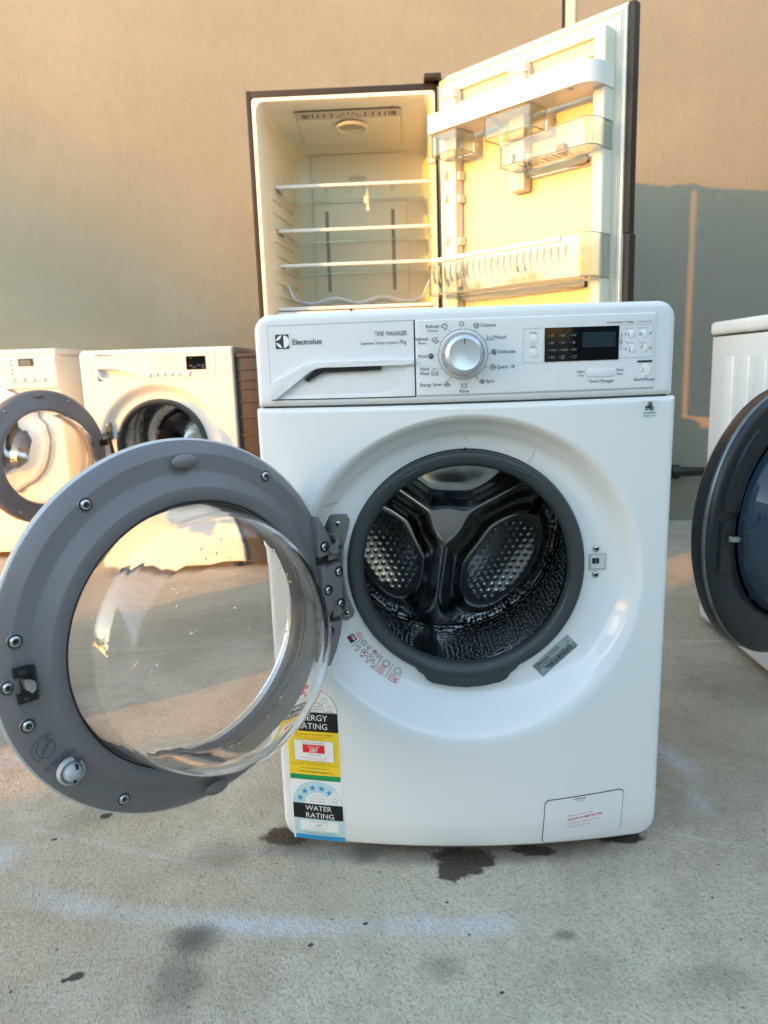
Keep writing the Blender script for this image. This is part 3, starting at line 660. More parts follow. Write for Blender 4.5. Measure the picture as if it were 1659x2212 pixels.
# moulded ticks on the dish
t = Decal(lambda u, v, h: (u, FB(u, v)-h, v))
t.line([(.0985, .6270), (.1080, .6420)], .0016, 'seam_light', 1); t.line([(.1000, .6262), (.1095, .6412)], .0012, 'lblwhite', 1)
t.build('moulded_mark', W); t = Decal(lambda u, v, h: (u, FB(u, v)-h, v)); t.line([(-.213,.5745),(-.186,.5745)], .0012, 'seam_light', 1); t.build('moulded_mark', W)
t = Decal(lambda u, v, h: (u, FB(u, v)-h, v)); t.text('7', .0045, .6640, .0080, 'seam_light', 1, w=.006); t.build('moulded_mark', W)

# ---- labels
FLB = lambda u, v, h: (u, FB(u, v)-h, v)
E = Decal(FLB); x0, x1 = -.2820, -.1995; xm = (x0+x1)/2
E.rect(x0-.0005, x1+.0028, .0150+.004, .2500, 'lblwhite', 0)
rad = (x1-x0)/2
def fan(D_, cx, cz, r, a0, a1, m, lay, n=30, r0=0): 
    p = [(cx+r*math.cos(a0+(a1-a0)*i/n), cz+r*math.sin(a0+(a1-a0)*i/n)) for i in range(n+1)]
    p2 = [(cx, cz)] if r0 == 0 else [(cx+r0*math.cos(a1+(a0-a1)*i/n), cz+r0*math.sin(a1+(a0-a1)*i/n)) for i in range(n+1)]
    D_.poly(p+p2, m, lay)
fan(E, xm, .2480, rad, 0, PI, 'lblwhite', 0); E.arc(xm, .2480, rad-.0004, 0, PI*.5, .0005, I, 3)
fan(E, xm, .2480, rad-.001, PI*.36, PI*.98, 'red', 1, r0=.0215)
E.arc(xm, .2480, .0212, 0, PI, .0004, I, 2)
for k in range(6):
    a = PI*(.085+.166*k); E.star(xm+.0305*math.cos(a), .2480+.0305*math.sin(a), .0062, 'ink_grey' if k < 2 else 'lblwhite', 3, outline=k < 2, rot=a-PI/2)
for k, tx in enumerate(('The more', 'stars the more', 'energy efficient')): E.text(tx, xm+.0185, .2625-.0048*k, .0028, I, 3, al='r', w=(.017, .028, .031)[k])
E.rect(x0, x1, .2155, .2480, 'lblblack', 2)
E.text('ENERGY', xm, .2345, .0100, 'lblwhite', 4, al='c', w=.0500); E.text('RATING', xm, .2200, .0100, 'lblwhite', 4, al='c', w=.0480)
E.rect(x0, x1, .1395, .2155, 'yellow', 1); E.rect(x0, x1, .1305, .1395, 'green', 1)
E.text('A joint government and industry program', xm, .2095, .0022, I, 3, al='c', w=.066, bold=.01)
E.text('Electrolux front loader EWF14742', xm, .2055, .0018, mat('brown_print', (.45, .22, .02), .5), 3, al='c', w=.055); E.text('Load capacity 7.0 kg', xm, .2022, .0018, M['brown_print'] if 'brown_print' in M else 'ink_red', 3, al='c', w=.03)
E.rect(x0+.0095, x1-.0085, .1640, .2000, 'lblwhite', 3); E.frame(x0+.0095, x1-.0085, .1640, .2000, .0004, I, 4)
E.text('Energy consumption', xm+.0005, .1950, .0027, I, 4, al='c', w=.0350)
E.rect(xm-.0175, xm+.0180, .1785, .1928, 'red', 4); E.text('Warm wash', xm, .1885, .0024, 'lblwhite', 5, al='c', w=.0200); E.text('287', xm, .1800, .0068, 'lblwhite', 5, al='c', w=.0140, bold=.015)
E.text('kWh per year', xm+.002, .1745, .0023, I, 4, al='c', w=.0200); E.text('using "Energy Saver 40" warm wash program', xm, .1700, .0017, 'ink_red', 4, al='c', w=.046); E.text('when tested, 365 washes a year', xm, .1668, .0017, 'ink_red', 4, al='c', w=.034)
E.text('When tested in accordance with AS/NZS 2040.2', xm+.002, .1600, .0017, I, 3, al='c', w=.050); E.text('Actual energy use and running costs will depend on how you use the appliance', xm, .1570, .0016, I, 3, al='c', w=.077)
E.text('For more information, refer to', xm+.001, .1505, .0023, I, 3, al='c', w=.0440); E.text('www.energyrating.gov.au', xm+.001, .1440, .0031, I, 3, al='c', w=.0540, bold=.008)
# water rating
wx0, wx1 = -.2800, -.1985; wm = (wx0+wx1)/2; wr = (wx1-wx0)/2; wz = .0880
fan(E, wm, wz, wr, 0, PI, 'lblwhite', 1); fan(E, wm, wz, wr, PI*.24, PI, 'ltblue', 2, r0=.0205); E.arc(wm, wz, wr-.0004, 0, PI*.24, .0004, 'ink_grey', 3); E.arc(wm, wz, .0205, 0, PI*.24, .0004, 'ink_grey', 3)
for k in range(6):
    a = PI*(.10+.158*k); E.star(wm+.0300*math.cos(a), wz+.0300*math.sin(a)*.98, .0060, 'ink_grey' if k == 0 else 'blue', 4, outline=k == 0)
fan(E, wm, wz, .0385, PI*.19, PI*.238, 'lblwhite', 5, r0=.022)
for k, tx in enumerate(('The more', 'stars the more', 'water efficient')): E.text(tx, wm, wz+.0135-.0048*k, .0027, 'ink_grey', 3, al='c', w=(.018, .027, .027)[k])
E.rect(wx0, wx1, .0610, .0880, 'lblblack', 3)
E.text('WATER', wm+.001, .0765, .0088, 'lblwhite', 5, al='c', w=.0430); E.text('RATING', wm+.003, .0635, .0088, 'lblwhite', 5, al='c', w=.0460)
E.rect(wx0, wx1, .0285, .0610, 'ltblue', 2); E.rect(wx0+.0005, wx1+.001, .0195, .0285, 'blue', 2)
E.rect(wx0+.0100, wx1-.0085, .0380, .0580, 'lblwhite', 3); E.text('Water consumption', wm, .0550, .0022, 'ink_grey', 4, al='c', w=.031)
E.frame(wm-.014, wm+.014, .0440, .0538, .0003, 'ink_grey', 4); E.text('60', wm, .0465, .0055, 'blue', 5, al='c', w=.0100); E.text('litres per wash', wm, .0408, .0020, 'ink_grey', 4, al='c', w=.022)
E.text('www.waterrating.gov.au', wm+.002, .0315, .0030, 'ink_blue', 3, al='c', w=.0520)
E.build('rating_label', W)
# wool mark label
K = Decal(FLB); K.rect(.2500, .2765, .6890, .7140, mat('clear_label', (.66, .72, .72), .3), 0)
for k in range(3):
    a = PI/2+2*PI*k/3; K.disc(.2632+.0036*math.cos(a), .7058+.0036*math.sin(a), .0038, I, 1, 20)
for k in range(3):
    a = PI/2+2*PI*k/3; K.arc(.2632+.0022*math.cos(a), .7058+.0022*math.sin(a), .0036, a-.4, a+1.9, .0005, 'lblwhite', 2); K.arc(.2632+.0020*math.cos(a), .7058+.0020*math.sin(a), .0020, a-.4, a+1.9, .0004, 'lblwhite', 2)
K.text('WOOLMARK', .2632, .6960, .0026, I, 1, al='c', w=.0190, bold=.01); K.text('APPAREL CARE', .2632, .6920, .0020, I, 1, al='c', w=.0185)
K.build('wool_label', W)
# silver data plate, turned to follow the ring
RA = math.atan2(.355-.304, .160-.106); ox, oz = .1235, .2865; LWd, LH = .0745, .0255
ca, sa = math.cos(RA), math.sin(RA)
K = Decal(lambda u, v, h: (ox+u*ca-v*sa, FB(ox+u*ca-v*sa, oz+u*sa+v*ca)-h, oz+u*sa+v*ca))
K.poly(rrect(0, LWd, 0, LH, .0012, 3), 'foil', 0)
K.frame(.0020, .0055, .0185, .0220, .0005, I, 1); K.arc(.0038, .0203, .0013, 0, 2*PI, .0005, I); K.text('Electrolux', .0070, .0178, .0048, I, 1, w=.0225, bold=.03)
K.text('Mod. EWF14742', .0320, .0205, .0021, I, 1, w=.0190, bold=.03); K.text('Type PL7084140', .0320, .0172, .0021, I, 1, w=.0190, bold=.03)
K.text('PNC  914900362 01', .0025, .0142, .0020, I, 1, w=.0280, bold=.03); K.text('220-240V~ 50 Hz 2200W   S.No 30200784  1.0kg', .0025, .0112, .0019, I, 1, w=.0620, bold=.03)
x = .0025
while x < .0660:
    w_ = rnd.choice((.0005, .0008, .0012)); K.rect(x, x+w_, .0038, .0104, I, 1); x += w_+rnd.choice((.0003, .0005, .0007))
K.text('1000 ELECTROLUX MODEL LAUNDRY   Made in Thailand', .0025, .0012, .0018, I, 1, w=.0690, bold=.03); K.text('IPX4', .0650, .0205, .0018, I, 1, w=.005); K.line([(.0640,.0165),(.0665,.0190),(.0690,.0165),(.0665,.0140),(.0640,.0165)], .0005, I); K.frame(.0700, .0725, .0080, .0105, .0004, I, 1); K.rect(.0695, .0730, .0058, .0068, I, 1)
K.build('data_plate', W)
# curved care sticker: u = angle along the ring, v = radial
CA = (.0035, .470)
def cm(u, v, h):
    a = R(225)+u/.2065; r = .2065-v; x = CA[0]+r*math.cos(a); z = CA[1]+r*math.sin(a); return (x, FB(x, z)-h, z)
K = Decal(cm); s0, s1 = -.0525, .0545; hb, ht = -.0135, .0135
K.rect(s0, s1, hb, ht, mat('matt_sticker', (.72, .74, .74), .55), 0, .006)
for u in (-.036, .0105, .0325): K.line([(u, hb+.001), (u, ht-.001)], .0008, I)
for k in range(4): K.line([(-.048+.0028*k, .0035), (-.048+.0028*k, .0125)], .0011, 'ink_red')
K.rect(-.0515, -.0395, -.0105, .0010, I, 1); K.rect(-.0495, -.0415, -.0085, -.0010, 'lblwhite', 2); K.rect(-.0475, -.0460, -.0085, -.0010, 'red', 3)
for u, v, r in ((-.028,.006,.0045),(-.017,.007,.003),(-.028,-.006,.0035),(-.0155,-.004,.0052),(-.004,-.003,.0048),(.0035,-.004,.0035),(-.0050,.0085,.0032)):
    K.arc(u, v, r, 0, 2*PI, .0008, I); K.line([(u-r*.7, v-r*.5), (u+r*.5, v+r*.7)], .0006, I); K.line([(u-r*.5, v+r*.6), (u+r*.6, v-r*.6)], .0006, I)
K.disc(-.0155, -.0035, .0018, 'red', 3); K.line([(-.008,.006),(-.002,.011)], .0009, 'ink_red', 3); K.line([(-.008,.011),(-.002,.006)], .0009, 'ink_red', 3)
for k in range(3): K.line([(.0000, .0045+.0028*k), (.0092, .0045+.0028*k)], .0011, 'ink_red')
for u in (-.030, -.018, -.006, .005): K.line([(u, -.0118), (u+.005, -.0118)], .0009, 'ink_red'); K.line([(u, -.0102), (u+.006, -.0102)], .0009, 'ink_red')
for u in (.0225, .0445):
    K.arc(u, .0055, .0062, 0, 2*PI, .0009, I, rz=.0055); K.arc(u, .0055, .0040, 0, 2*PI, .0006, 'ink_grey', rz=.0035)
    for k in range(4): K.line([(u-.0085, -.0030-.0028*k), (u+.0050, -.0030-.0028*k)], .0011, 'ink_red')
K.line([(.018,.002),(.026,-.001)], .0008, 'ink_red', 3); K.line([(.019,-.002),(.025,.003)], .0008, 'ink_red', 3); K.arc(.0495, -.0085, .0022, 0, 2*PI, .0009, I)
K.text('DKSEI.LN', .0532, -.0060, .0022, I, 1, w=.011, rot=PI/2)
K.build('care_sticker', W)
# filter flap
fz = [(.1180,.0200),(.1225,.0760),(.1265,.0825),(.1560,.0900),(.1720,.0940),(.1935,.0985),(.2390,.1105),(.2465,.1075),(.2475,.1010),(.2405,.0400),(.2360,.0345),(.1260,.0165+.004),(.1200,.0185)]
fz = rrect(.1190, .2440, .0265, .1010, (.005, .008, .008, .007), 4)
fz = [(x+(z-.06)*.05, z+(x-.118)*.075-.002) for x, z in fz]
def fmap(x, y, z): return (x, FB(x, z)+y, z)
def dense(pts, st=.008): return [(a+(c-a)*i/k, b+(d-b)*i/k) for (a, b), (c, d) in zip(pts, pts[1:]+pts[:1]) for k in [max(1, int(math.hypot(c-a, d-b)/st))] for i in range(k)]
K = Decal(FLB); K.poly([(.1815+(p[0]-.1815)*1.016, .0655+(p[1]-.0655)*1.026) for p in fz], 'seam', 0, .008); 
flap = Decal(FLB); flap.poly(fz, 'white_plastic', 5, .006); flo = flap.build('filter_flap', W); K.build('flap_gap', flo)
K = Decal(lambda u, v, h: (u, FB(u, v)-.0014-h, v))
tilt = .075
K.poly([(.1660,.0990),(.1845,.1005),(.1845,.0975),(.1800,.0945),(.1720,.0935),(.1685,.0955)], mat('grip_recess', (.60,.61,.62), .4), 1, .004); K.line([(.1655,.0998),(.1850,.1012)], .0010, 'seam', 2)
for k, (tx, w_, m_, b_) in enumerate((('Please clean the', .0400, 'ink_red', 0), ('DRAIN PUMP FILTER', .0560, 'ink_red', .02), ('monthly. Refer to the', .0520, 'ink_red', 0), ('instruction book.', .0400, 'ink_red', 0))):
    K.text(tx, .1575-.0006*k, .0690-.0068*k, .0034, mat('soft_red_print', (.60, .30, .28), .5) if k != 1 else 'ink_red', 1, w=w_, rot=tilt+.05, bold=b_)
K.build('flap_lettering', flo)

# ---- the open door (its own frame: x towards the hinge, -y towards the viewer, z up)
def door_frame(root, dc, th, ti):
    n = Vector((math.sin(th)*math.cos(ti), -math.cos(th)*math.cos(ti), math.sin(ti))); a = Vector((math.cos(th), math.sin(th), 0)); b = n.cross(a)
    if b.z < 0: b = -b
    m = Matrix((a, -n, b)).transposed().to_4x4(); m.translation = Vector(dc)
    return root.matrix_local.inverted() @ m if root else m
bpy.context.view_layer.update()
DM = door_frame(W, (-.352, -.195, .4515), .812, .027)
def offd(r, h): return (0, -.006*smooth01((.215-r)/.03))
db = MB()
db.lathe([(.1625,-.020),(.1665,-.006),(.1690,.003),(.1710,.0065),(.1740,.0085),(.1870,.0085),(.1895,.0075),(.2020,-.0050),(.2045,-.0062),(.2225,-.0062),(.2245,-.0067),(.2385,-.0200),(.2400,-.0215),(.2400,-.0230)], 'grey_ring', (0,0,0), 180, off=offd)
db.lathe([(.2393,-.0232),(.1625,-.0205)], 'grey_ring', (0,0,0), 120, off=offd)
door = db.build('door', W, sharp=50); door.matrix_local = DM
tag(door, 'round grey inner door ring swung open to the left, clear glass bowl bulging forward')
mb = MB(); mb.lathe([(.2398,-.0225),(.2425,-.0235),(.2425,-.0300),(.2390,-.0370),(.2250,-.0430),(.2000,-.0450),(.1800,-.0450),(.1745,-.0430),(.1745,-.0235)], 'silver_rim', (0,0,0), 160); mb.build('outer_rim', door, sharp=60)
mb = MB(); mb.lathe([(.1745,-.0425),(.1000,-.0460),(0.0001,-.0470),(0.00005,-.0445),(.1000,-.0435),(.1745,-.0400),(.1745,-.0425)], 'glass', (0,0,0), 96); mb.build('outer_window', door, sharp=80)
# glass bowl
bo = [(.1695,-.012),(.1692,-.004),(.1680,.004),(.1655,.020),(.1620,.040),(.1580,.058),(.1535,.073),(.1475,.084),(.1390,.0920),(.1280,.0962),(.1100,.0985),(.0700,.1005),(.0300,.1015),(.0001,.1016)]
bi = [(max(.0001, r-.0052 if h < .085 else r-.0048*r/.14), h-(.0 if h < .06 else .0048*min(1,(h-.06)/.03))) for r, h in bo]
def skew(x, z, h): return h*(1-.19*z/.15) if h > 0 else h
gbm = MB(); prof = bo+bi[::-1]+[bo[0]]
gbm.lathe(prof, 'glass', (0, 0, -.006), 160, fn=skew)
gbm.build('glass_bowl', door, sharp=70)
mb = MB(); mb.lathe([(.1712,.0062),(.1702,.0072),(.1688,.0060),(.1690,.0020)], 'black', (.0, 0, -.006), 120); mb.build('bowl_seal', door)
for x, z, r in ((.125,.181,.0062),(-.123,.179,.0064),(-.216,.044,.0066),(-.229,-.005,.0064),(-.215,-.053,.0066),(-.120,-.184,.0064)):
    screw(door, x, .0060 if math.hypot(x, z) < .2285 else .0085, z, r, 'screw', 'grey_ring')
# hinge block with its two notches
hb_ = MB()
hb_.prism([(.2010,.1050),(.2050,.1120),(.2185,.0890),(.2275,.0700),(.2355,.0590),(.2330,.0560),(.2020,.0520),(.2000,.055)], -.0040, .010, 'grey_ring', .0014)
hb_.prism([(.2020,.0380),(.2110,.0385),(.2120,.0350),(.2375,.0395),(.2400,.0200),(.2400,-.0300),(.2380,-.0320),(.2150,-.0330),(.2145,-.0365),(.2050,-.0370),(.2020,-.0200)], -.0065, .010, 'grey_ring', .0014)
hb_.prism([(.2050,-.0480),(.2370,-.0500),(.2330,-.0700),(.2220,-.0950),(.2080,-.1150),(.2030,-.1050)], -.0045, .010, 'grey_ring', .0014)
hb_.build('hinge_block', door)
for q in ((.2025, .2400, .004, .018, .0400, .0530), (.2055, .2400, .004, .018, -.0480, -.0375)): mb = MB(); mb.box(*q, 'black'); mb.build('hinge_notch', door)
for q in ((.2200, .2460, -.0010, .012, .0440, .0530), (.2220, .2460, -.0010, .012, -.0450, -.0370)): mb = MB(); mb.box(*q, 'zinc', .001); mb.build('hinge_leaf', door)
for x, z, y in ((.212,.067,-.004),(.2345,.0255,-.0065),(.212,.0020,-.0065),(.2345,-.0235,-.0065),(.212,-.0630,-.0045)): screw(door, x, y, z, .0058, 'screw', 'black')
# oval pads, latch hook, blocking device
for x, z, a in ((.003,.214,0),(.003,-.221,0)):
    mb = MB(); mb.lathe([(.0180,-.0004),(.0172,.0018),(.0130,.0046),(.0060,.0062),(.0001,.0066)], 'grey_ring', (0,0,0), 40); mb.v = [(x+p[0], p[1], z+p[2]*.52) for p in mb.v]; mb.build('rubber_pad', door, sharp=80)
mb = MB()
mb.box(-.2245, -.2060, -.0008, .004, .0060, .0165, 'black', .0006); mb.box(-.2235, -.2040, -.0008, .004, -.0240, -.0135, 'black', .0006); mb.box(-.2110, -.2020, -.0006, .004, -.0240, .0150, 'black'); mb.box(-.2180, -.2050, -.0006, .004, -.014, .007, 'black')
lt = mb.build('latch_housing', door)
for q in ((-.2180, -.2120, -.0022, -.0008, -.0210, -.0170), (-.2190, -.2120, -.0022, -.0008, .0090, .0130)): mb = MB(); mb.box(*q, 'rubber', .0004); mb.build('latch_slot', lt)
mb = MB(); mb.prism([(-.2185,.0060),(-.2120,.0050),(-.2060,.0000),(-.2060,-.0080),(-.2110,-.0120),(-.2170,-.0060)], -.0120, .0, 'screw', .0012); mb.build('latch_hook', lt, sharp=30)
K = Decal(lambda u, v, h: (u, (.0055 if math.hypot(u, v) > .2035 else -.0085+.0147*smooth01((math.hypot(u, v+.004)-.188)/.015))-h-.0010, v)); emb = mat('moulded_mark', (.085, .095, .105), .5)
ra = R(23)
K.arc(-.2010, -.0850, .0105, 0, 2*PI, .0011, emb, 0); K.arc(-.2010, -.0850, .0150, PI*.42, PI*1.33, .0011, emb, 0); K.line([(-.2060,-.0915),(-.1965,-.0785)], .0022, emb, 0); K.line([(-.1990,-.0680),(-.1950,-.0705),(-.1985,-.0725)], .0010, emb, 0)
K.text('BLOCKED', -.2040, -.1130, .0062, emb, 0, w=.0360, rot=ra, bold=.01); K.build('moulded_lettering', door)
mb = MB(); bx, bz = -.1790, -.1195
mb.lathe([(.0158,-.001),(.0155,.0040),(.0140,.0062),(.0128,.0050),(.0120,.0)], 'grey_soft', (bx, 0, bz), 40, R(75), R(405)); bl = mb.build('blocking_collar', door)
mb = MB(); mb.lathe([(.0112,0),(.0110,.0050),(.0090,.0110),(.0050,.0145),(.0001,.0155)], 'grey_soft', (bx, 0, bz), 36); mb.build('blocking_cap', bl)
mb = MB(); mb.v = []; mb.box(-.0014, .0014, -.0150, -.0040, -.0100, .0100, 'black'); c_, s_ = math.cos(R(15)), math.sin(R(15)); mb.v = [(bx+.001+p[0]*c_+p[2]*s_, p[1]*(.85 if abs(p[2]) > .005 else 1)-.0012, bz+p[2]*c_-p[0]*s_) for p in mb.v]; mb.build('cap_slot', bl)
# water droplets left on the ring and bowl
mb = MB(); rd = random.Random(5)
def drop(c, n, r, m='glass'):
    n = Vector(n).normalized(); t = n.orthogonal().normalized(); b = n.cross(t); V = [Vector(c)+n*r*.55]; F = []
    for k, (q, h) in enumerate(((.55, .45), (1, 0))):
        for i in range(10):
            a = 2*PI*i/10; V.append(Vector(c)+(t*math.cos(a)+b*math.sin(a))*r*q+n*r*h)
    for i in range(10): j = (i+1) % 10; F += [(0, 1+i, 1+j), (1+i, 11+i, 11+j, 1+j)]
    mb.add(V, F, m, True)
for k in range(46):
    a = R(rd.uniform(20, 110)) if k < 30 else rd.uniform(0, 2*PI); r = rd.uniform(.174, .225)
    h = .0085 if r < .19 else (-.0062 if r > .2045 else .0); drop((r*math.cos(a), -h-.0002, r*math.sin(a)-(.006 if r < .2 else 0)), (0, -1, 0), rd.uniform(.0008, .0022))
for k in range(60):
    a = rd.uniform(0, 2*PI); r = .135*math.sqrt(rd.random()); x, z = r*math.cos(a), r*math.sin(a)
    h = (.1013-.0030*(r/.11)**2)*(1-.19*z/.15); drop((x+.002, -h-.0001, z-.006), (0, -1, 0), rd.uniform(.0008, .0021))
tag(mb.build('water_droplets', door, sharp=180), kind='stuff')

# ------------------------------------------------------------------ fridge with its door open
FX0, FX1, FYF, FD_, FT = -.591, .050, 1.600, .56, 1.700
FR = empty('refrigerator', (0, 0, 0)); tag(FR, 'tall dark steel fridge with its cream lined upper door wide open and empty glass shelves', 'fridge')
mb = MB(); t = .016
mb.box(FX0, FX0+t, FYF, FYF+FD_, .03, FT-.0, 'dark_shell', .002); mb.box(FX1-.008, FX1, FYF+.003, FYF+FD_, .03, FT-.001, 'dark_shell', .002)
mb.box(FX0+t, FX1-.008, FYF, FYF+FD_, FT-.022, FT-.001, 'dark_shell', .002); mb.box(FX0+t, FX1-.008, FYF+FD_-.012, FYF+FD_-.001, .03, FT-.022, 'dark_shell')
mb.box(FX0+t, FX1-.008, FYF+.02, FYF+FD_-.02, .03, .67, 'dark_shell'); mb.build('body', FR)
mb = MB(); mb.box(FX0, FX1, FYF-.062, FYF-.004, .055, .672, 'dark_shell', .006); fz_ = mb.build('freezer_door', FR); mb = MB(); mb.box(FX0+.01, FX1-.01, FYF-.004, FYF+.002, .06, .668, 'gasket'); mb.build('freezer_seal', fz_)
for x in (-.54, 0):
    mb = MB(); mb.tube([(x, 1.66, 0), (x, 1.66, .035)], .02, 'black', 12); mb.build('foot', FR)
# liner: loft flange -> opening -> back
cav = MB()
def loop(x0, x1, z0, z1, r, y, zs=0): return [(x, y, z+(zs*0)) for x, z in rrect(x0, x1, z0, z1, r, 6)]
L0 = loop(FX0+.0175, FX1-.0085, .682, FT-.0235, .012, FYF-.002); L1 = loop(FX0+.030, FX1-.016, .695, FT-.036, .030, FYF-.004); L2 = loop(FX0+.037, FX1-.020, .70, FT-.043, .030, FYF+.012)
L3 = loop(FX0+.042, FX1-.022, .70, FT-.048, .028, FYF+.05); L4 = loop(FX0+.058, FX1-.026, .72, FT-.062, .02, FYF+.16); L5 = loop(FX0+.082, FX1-.024, .74, FT-.078, .030, FYF+.400); L6 = loop(FX0+.100, FX1-.030, .76, FT-.098, .020, FYF+.425)
V = L0+L1+L2+L3+L4+L5+L6; n = len(L0); Fc = []
for k in range(6):
    for i in range(n): j = (i+1) % n; Fc.append((k*n+i, k*n+j, (k+1)*n+j, (k+1)*n+i))
Fc.append(tuple(6*n+i for i in range(n)))
cav.add(V, Fc, 'liner', True); lin = cav.build('liner', FR, sharp=35)
BY = FYF+.425
mb = MB(); mb.box(-.428, -.060, BY-.010, BY+.002, .74, 1.600, 'liner', .004); 
airp = mb.build('air_duct_panel', lin)
for x in (-.383, -.121):
    mb = MB(); mb.box(x, x+.014, BY-.0108, BY-.0095, 1.085, 1.392, mat('slot_shade', (.30, .29, .26), .6)); mb.build('air_slot', airp)
K = Decal(lambda u, v, h: (u, BY-.0102-h, v)); vg = mat('vent_shade', (.35, .33, .27), .6)
for k in range(11): K.line([(-.2490+.0065*(k-5), 1.505), (-.2490+.0065*(k-5)*.93, 1.522-abs(k-5)*.0008)], .0030, vg)
for k in range(6):
    a = PI*(.12+.152*k); K.line([(-.2490+.026*math.cos(a), 1.455+.026*math.sin(a)), (-.2490+.044*math.cos(a), 1.455+.044*math.sin(a))], .0035, vg)
K.arc(-.249, 1.455, .048, .2, PI-.2, .0016, vg)
K.build('air_vent', airp)
# ceiling vent panel + lamp recess
def ceil_z(y): return 1.652-(y-FYF-.05)*(.038/.35)*.9
Kc = Decal(lambda u, v, h: (u, v, ceil_z(v)-.004-h)); gp = mat('vent_panel_grey', (.50, .48, .42), .5)
Kc.rect(-.440, -.072, FYF+.060, FYF+.350, 'liner', 0, 1); Kc.rect(-.438, -.074, FYF+.064, FYF+.125, gp, 2, 1); Kc.rect(-.440, -.072, FYF+.058, FYF+.062, 'seam', 2, 1); Kc.rect(-.0735, -.0720, FYF+.06, FYF+.35, vg, 2, 1); Kc.rect(-.440, -.4385, FYF+.06, FYF+.35, vg, 2, 1)
for x in [-.415,-.409,-.403,-.394,-.380,-.362,-.340,-.314,-.196,-.170,-.147,-.127,-.113,-.104,-.098,-.092]: Kc.rect(x-.0022, x+.0022, FYF+.080, FYF+.112, 'seam', 3, 1)
for k in range(7):
    a = PI*(.10+.133*k); Kc.line([(-.255+.030*math.cos(a), FYF+.122-.030*math.sin(a)), (-.255+.046*math.cos(a), FYF+.122-.046*math.sin(a))], .0042, 'seam', 3)
Kc.build('ceiling_vent', lin)
mb = MB(); lz = ceil_z(FYF+.20)
V = []; Fc = []; seg = 40
for k, (r, dz) in enumerate(((.060, -.004), (.056, -.012), (.051, -.0135), (.047, -.010), (.044, .004))):
    for i in range(seg): a = 2*PI*i/seg; V.append((-.252+r*math.cos(a), FYF+.195+r*1.15*math.sin(a), lz+dz))
for k in range(4):
    for i in range(seg): j = (i+1) % seg; Fc.append((k*seg+i, k*seg+j, (k+1)*seg+j, (k+1)*seg+i))
mb.add(V, Fc, 'liner', True); Fc = [tuple(range(seg))]; mb.add([(v[0], v[1], lz-.006) for v in V[4*seg:]], Fc, mat('lamp_recess_shade', (.42, .39, .30), .4)); mb.build('lamp_cowl', lin)
# side ribs carrying the shelves
for k in range(13):
    z = 1.385-.048*k
    if z < .80: break
    for sx in (0, 1):
        mb = MB()
        if sx == 0: mb.tube([(FX0+.050, FYF+.10, z), (FX0+.062, FYF+.18, z), (FX0+.082, FYF+.39, z)], .0065, 'liner', 8)
        else: mb.tube([(FX1-.022, FYF+.08, z), (FX1-.026, FYF+.16, z), (FX1-.024, FYF+.39, z)], .0065, 'liner', 8)
        mb.build('shelf_rib', lin)
M['trim'] = mat('shelf_front_trim', (.78, .76, .70), .25)
for k, z in enumerate((1.428, 1.277, 1.156)):
    mb = MB(); y0 = FYF+.140
    V0 = [(FX0+.068, y0+.020), (FX1-.028, y0+.020), (FX1-.030, FYF+.405), (FX0+.086, FYF+.405)]
    mb.add([(x, y, z-.002) for x, y in V0]+[(x, y, z+.002) for x, y in V0], [(0,1,2,3),(4,5,6,7),(0,1,5,4),(1,2,6,5),(2,3,7,6),(3,0,4,7)], 'shelf_glass')
    sh = mb.build('shelf', FR)
    mb = MB(); mb.box(FX0+.060, FX1-.026, y0, y0+.021, z-.0065, z+.0045, 'trim', .003); mb.build('shelf_trim', sh)
    mb = MB(); mb.box(FX0+.088, FX1-.034, FYF+.398, FYF+.410, z-.003, z+.004, 'clear_plastic', .002); mb.build('rear_rail', sh)
    mb = MB(); mb.box(FX0+.063, FX0+.069, y0+.01, y0+.09, z-.010, z-.002, 'ink_grey', .001); mb.build('shelf_bracket', sh)
# thermostat clip
mb = MB(); mb.box(-.208, -.198, FYF+.20, FYF+.225, 1.345, 1.424, 'trim', .003); mb.box(-.216, -.200, FYF+.195, FYF+.208, 1.372, 1.398, 'trim', .002); mb.build('shelf_clip', FR)
# light switch on right jamb
mb = MB(); mb.box(FX1-.036, FX1-.014, FYF-.012, FYF+.01, 1.448, 1.462, 'liner', .003); mb.build('light_switch', FR)
# wire bottle rack
mb = MB(); wr_ = mat('chromed_wire', (.55, .55, .52), .25, metal=.9)
for y in (FYF+.17, FYF+.20, FYF+.24, FYF+.28, FYF+.33, FYF+.38):
    pts = []
    for i in range(61):
        u = i/60; x = FX0+.075+(.535)*u; z = 1.022+.018*abs(math.cos(PI*3*u))**2.2
        if u < .05: z += (.05-u)*1.1
        if u > .95: z += (u-.95)*1.1
        pts.append((x, y, z))
    mb.tube(pts, .0017, wr_, 6)
mb.tube([(FX0+.075, FYF+.16, 1.078), (FX0+.080, FYF+.38, 1.078)], .0022, wr_, 6); mb.tube([(FX1-.036, FYF+.16, 1.078), (FX1-.036, FYF+.38, 1.078)], .0022, wr_, 6)
mb.build('bottle_rack', FR)
mb = MB(); mb.box(FX0+.050, FX1-.026, FYF+.100, FYF+.36, .992, 1.004, 'trim', .004); mb.build('crisper_lid', FR)
for a, b in ((FX0+.052, -.272), (-.268, FX1-.026)):
    mb = MB(); mb.box(a, b, FYF+.068, FYF+.34, .715, .986, 'trim', .008); mb.build('crisper_drawer', FR)
mb = MB(); mb.box(.006, .062, 1.560, 1.640, FT+.001, FT+.016, 'dark_shell', .003); mb.tube([(.052, 1.600, FT+.001), (.052, 1.600, FT+.024)], .012, 'dark_shell', 14); mb.build('top_hinge', FR)
mb = MB(); mb.box(.010, .056, 1.560, 1.600, .6735, .680, 'black', .001); mb.build('middle_hinge', FR)

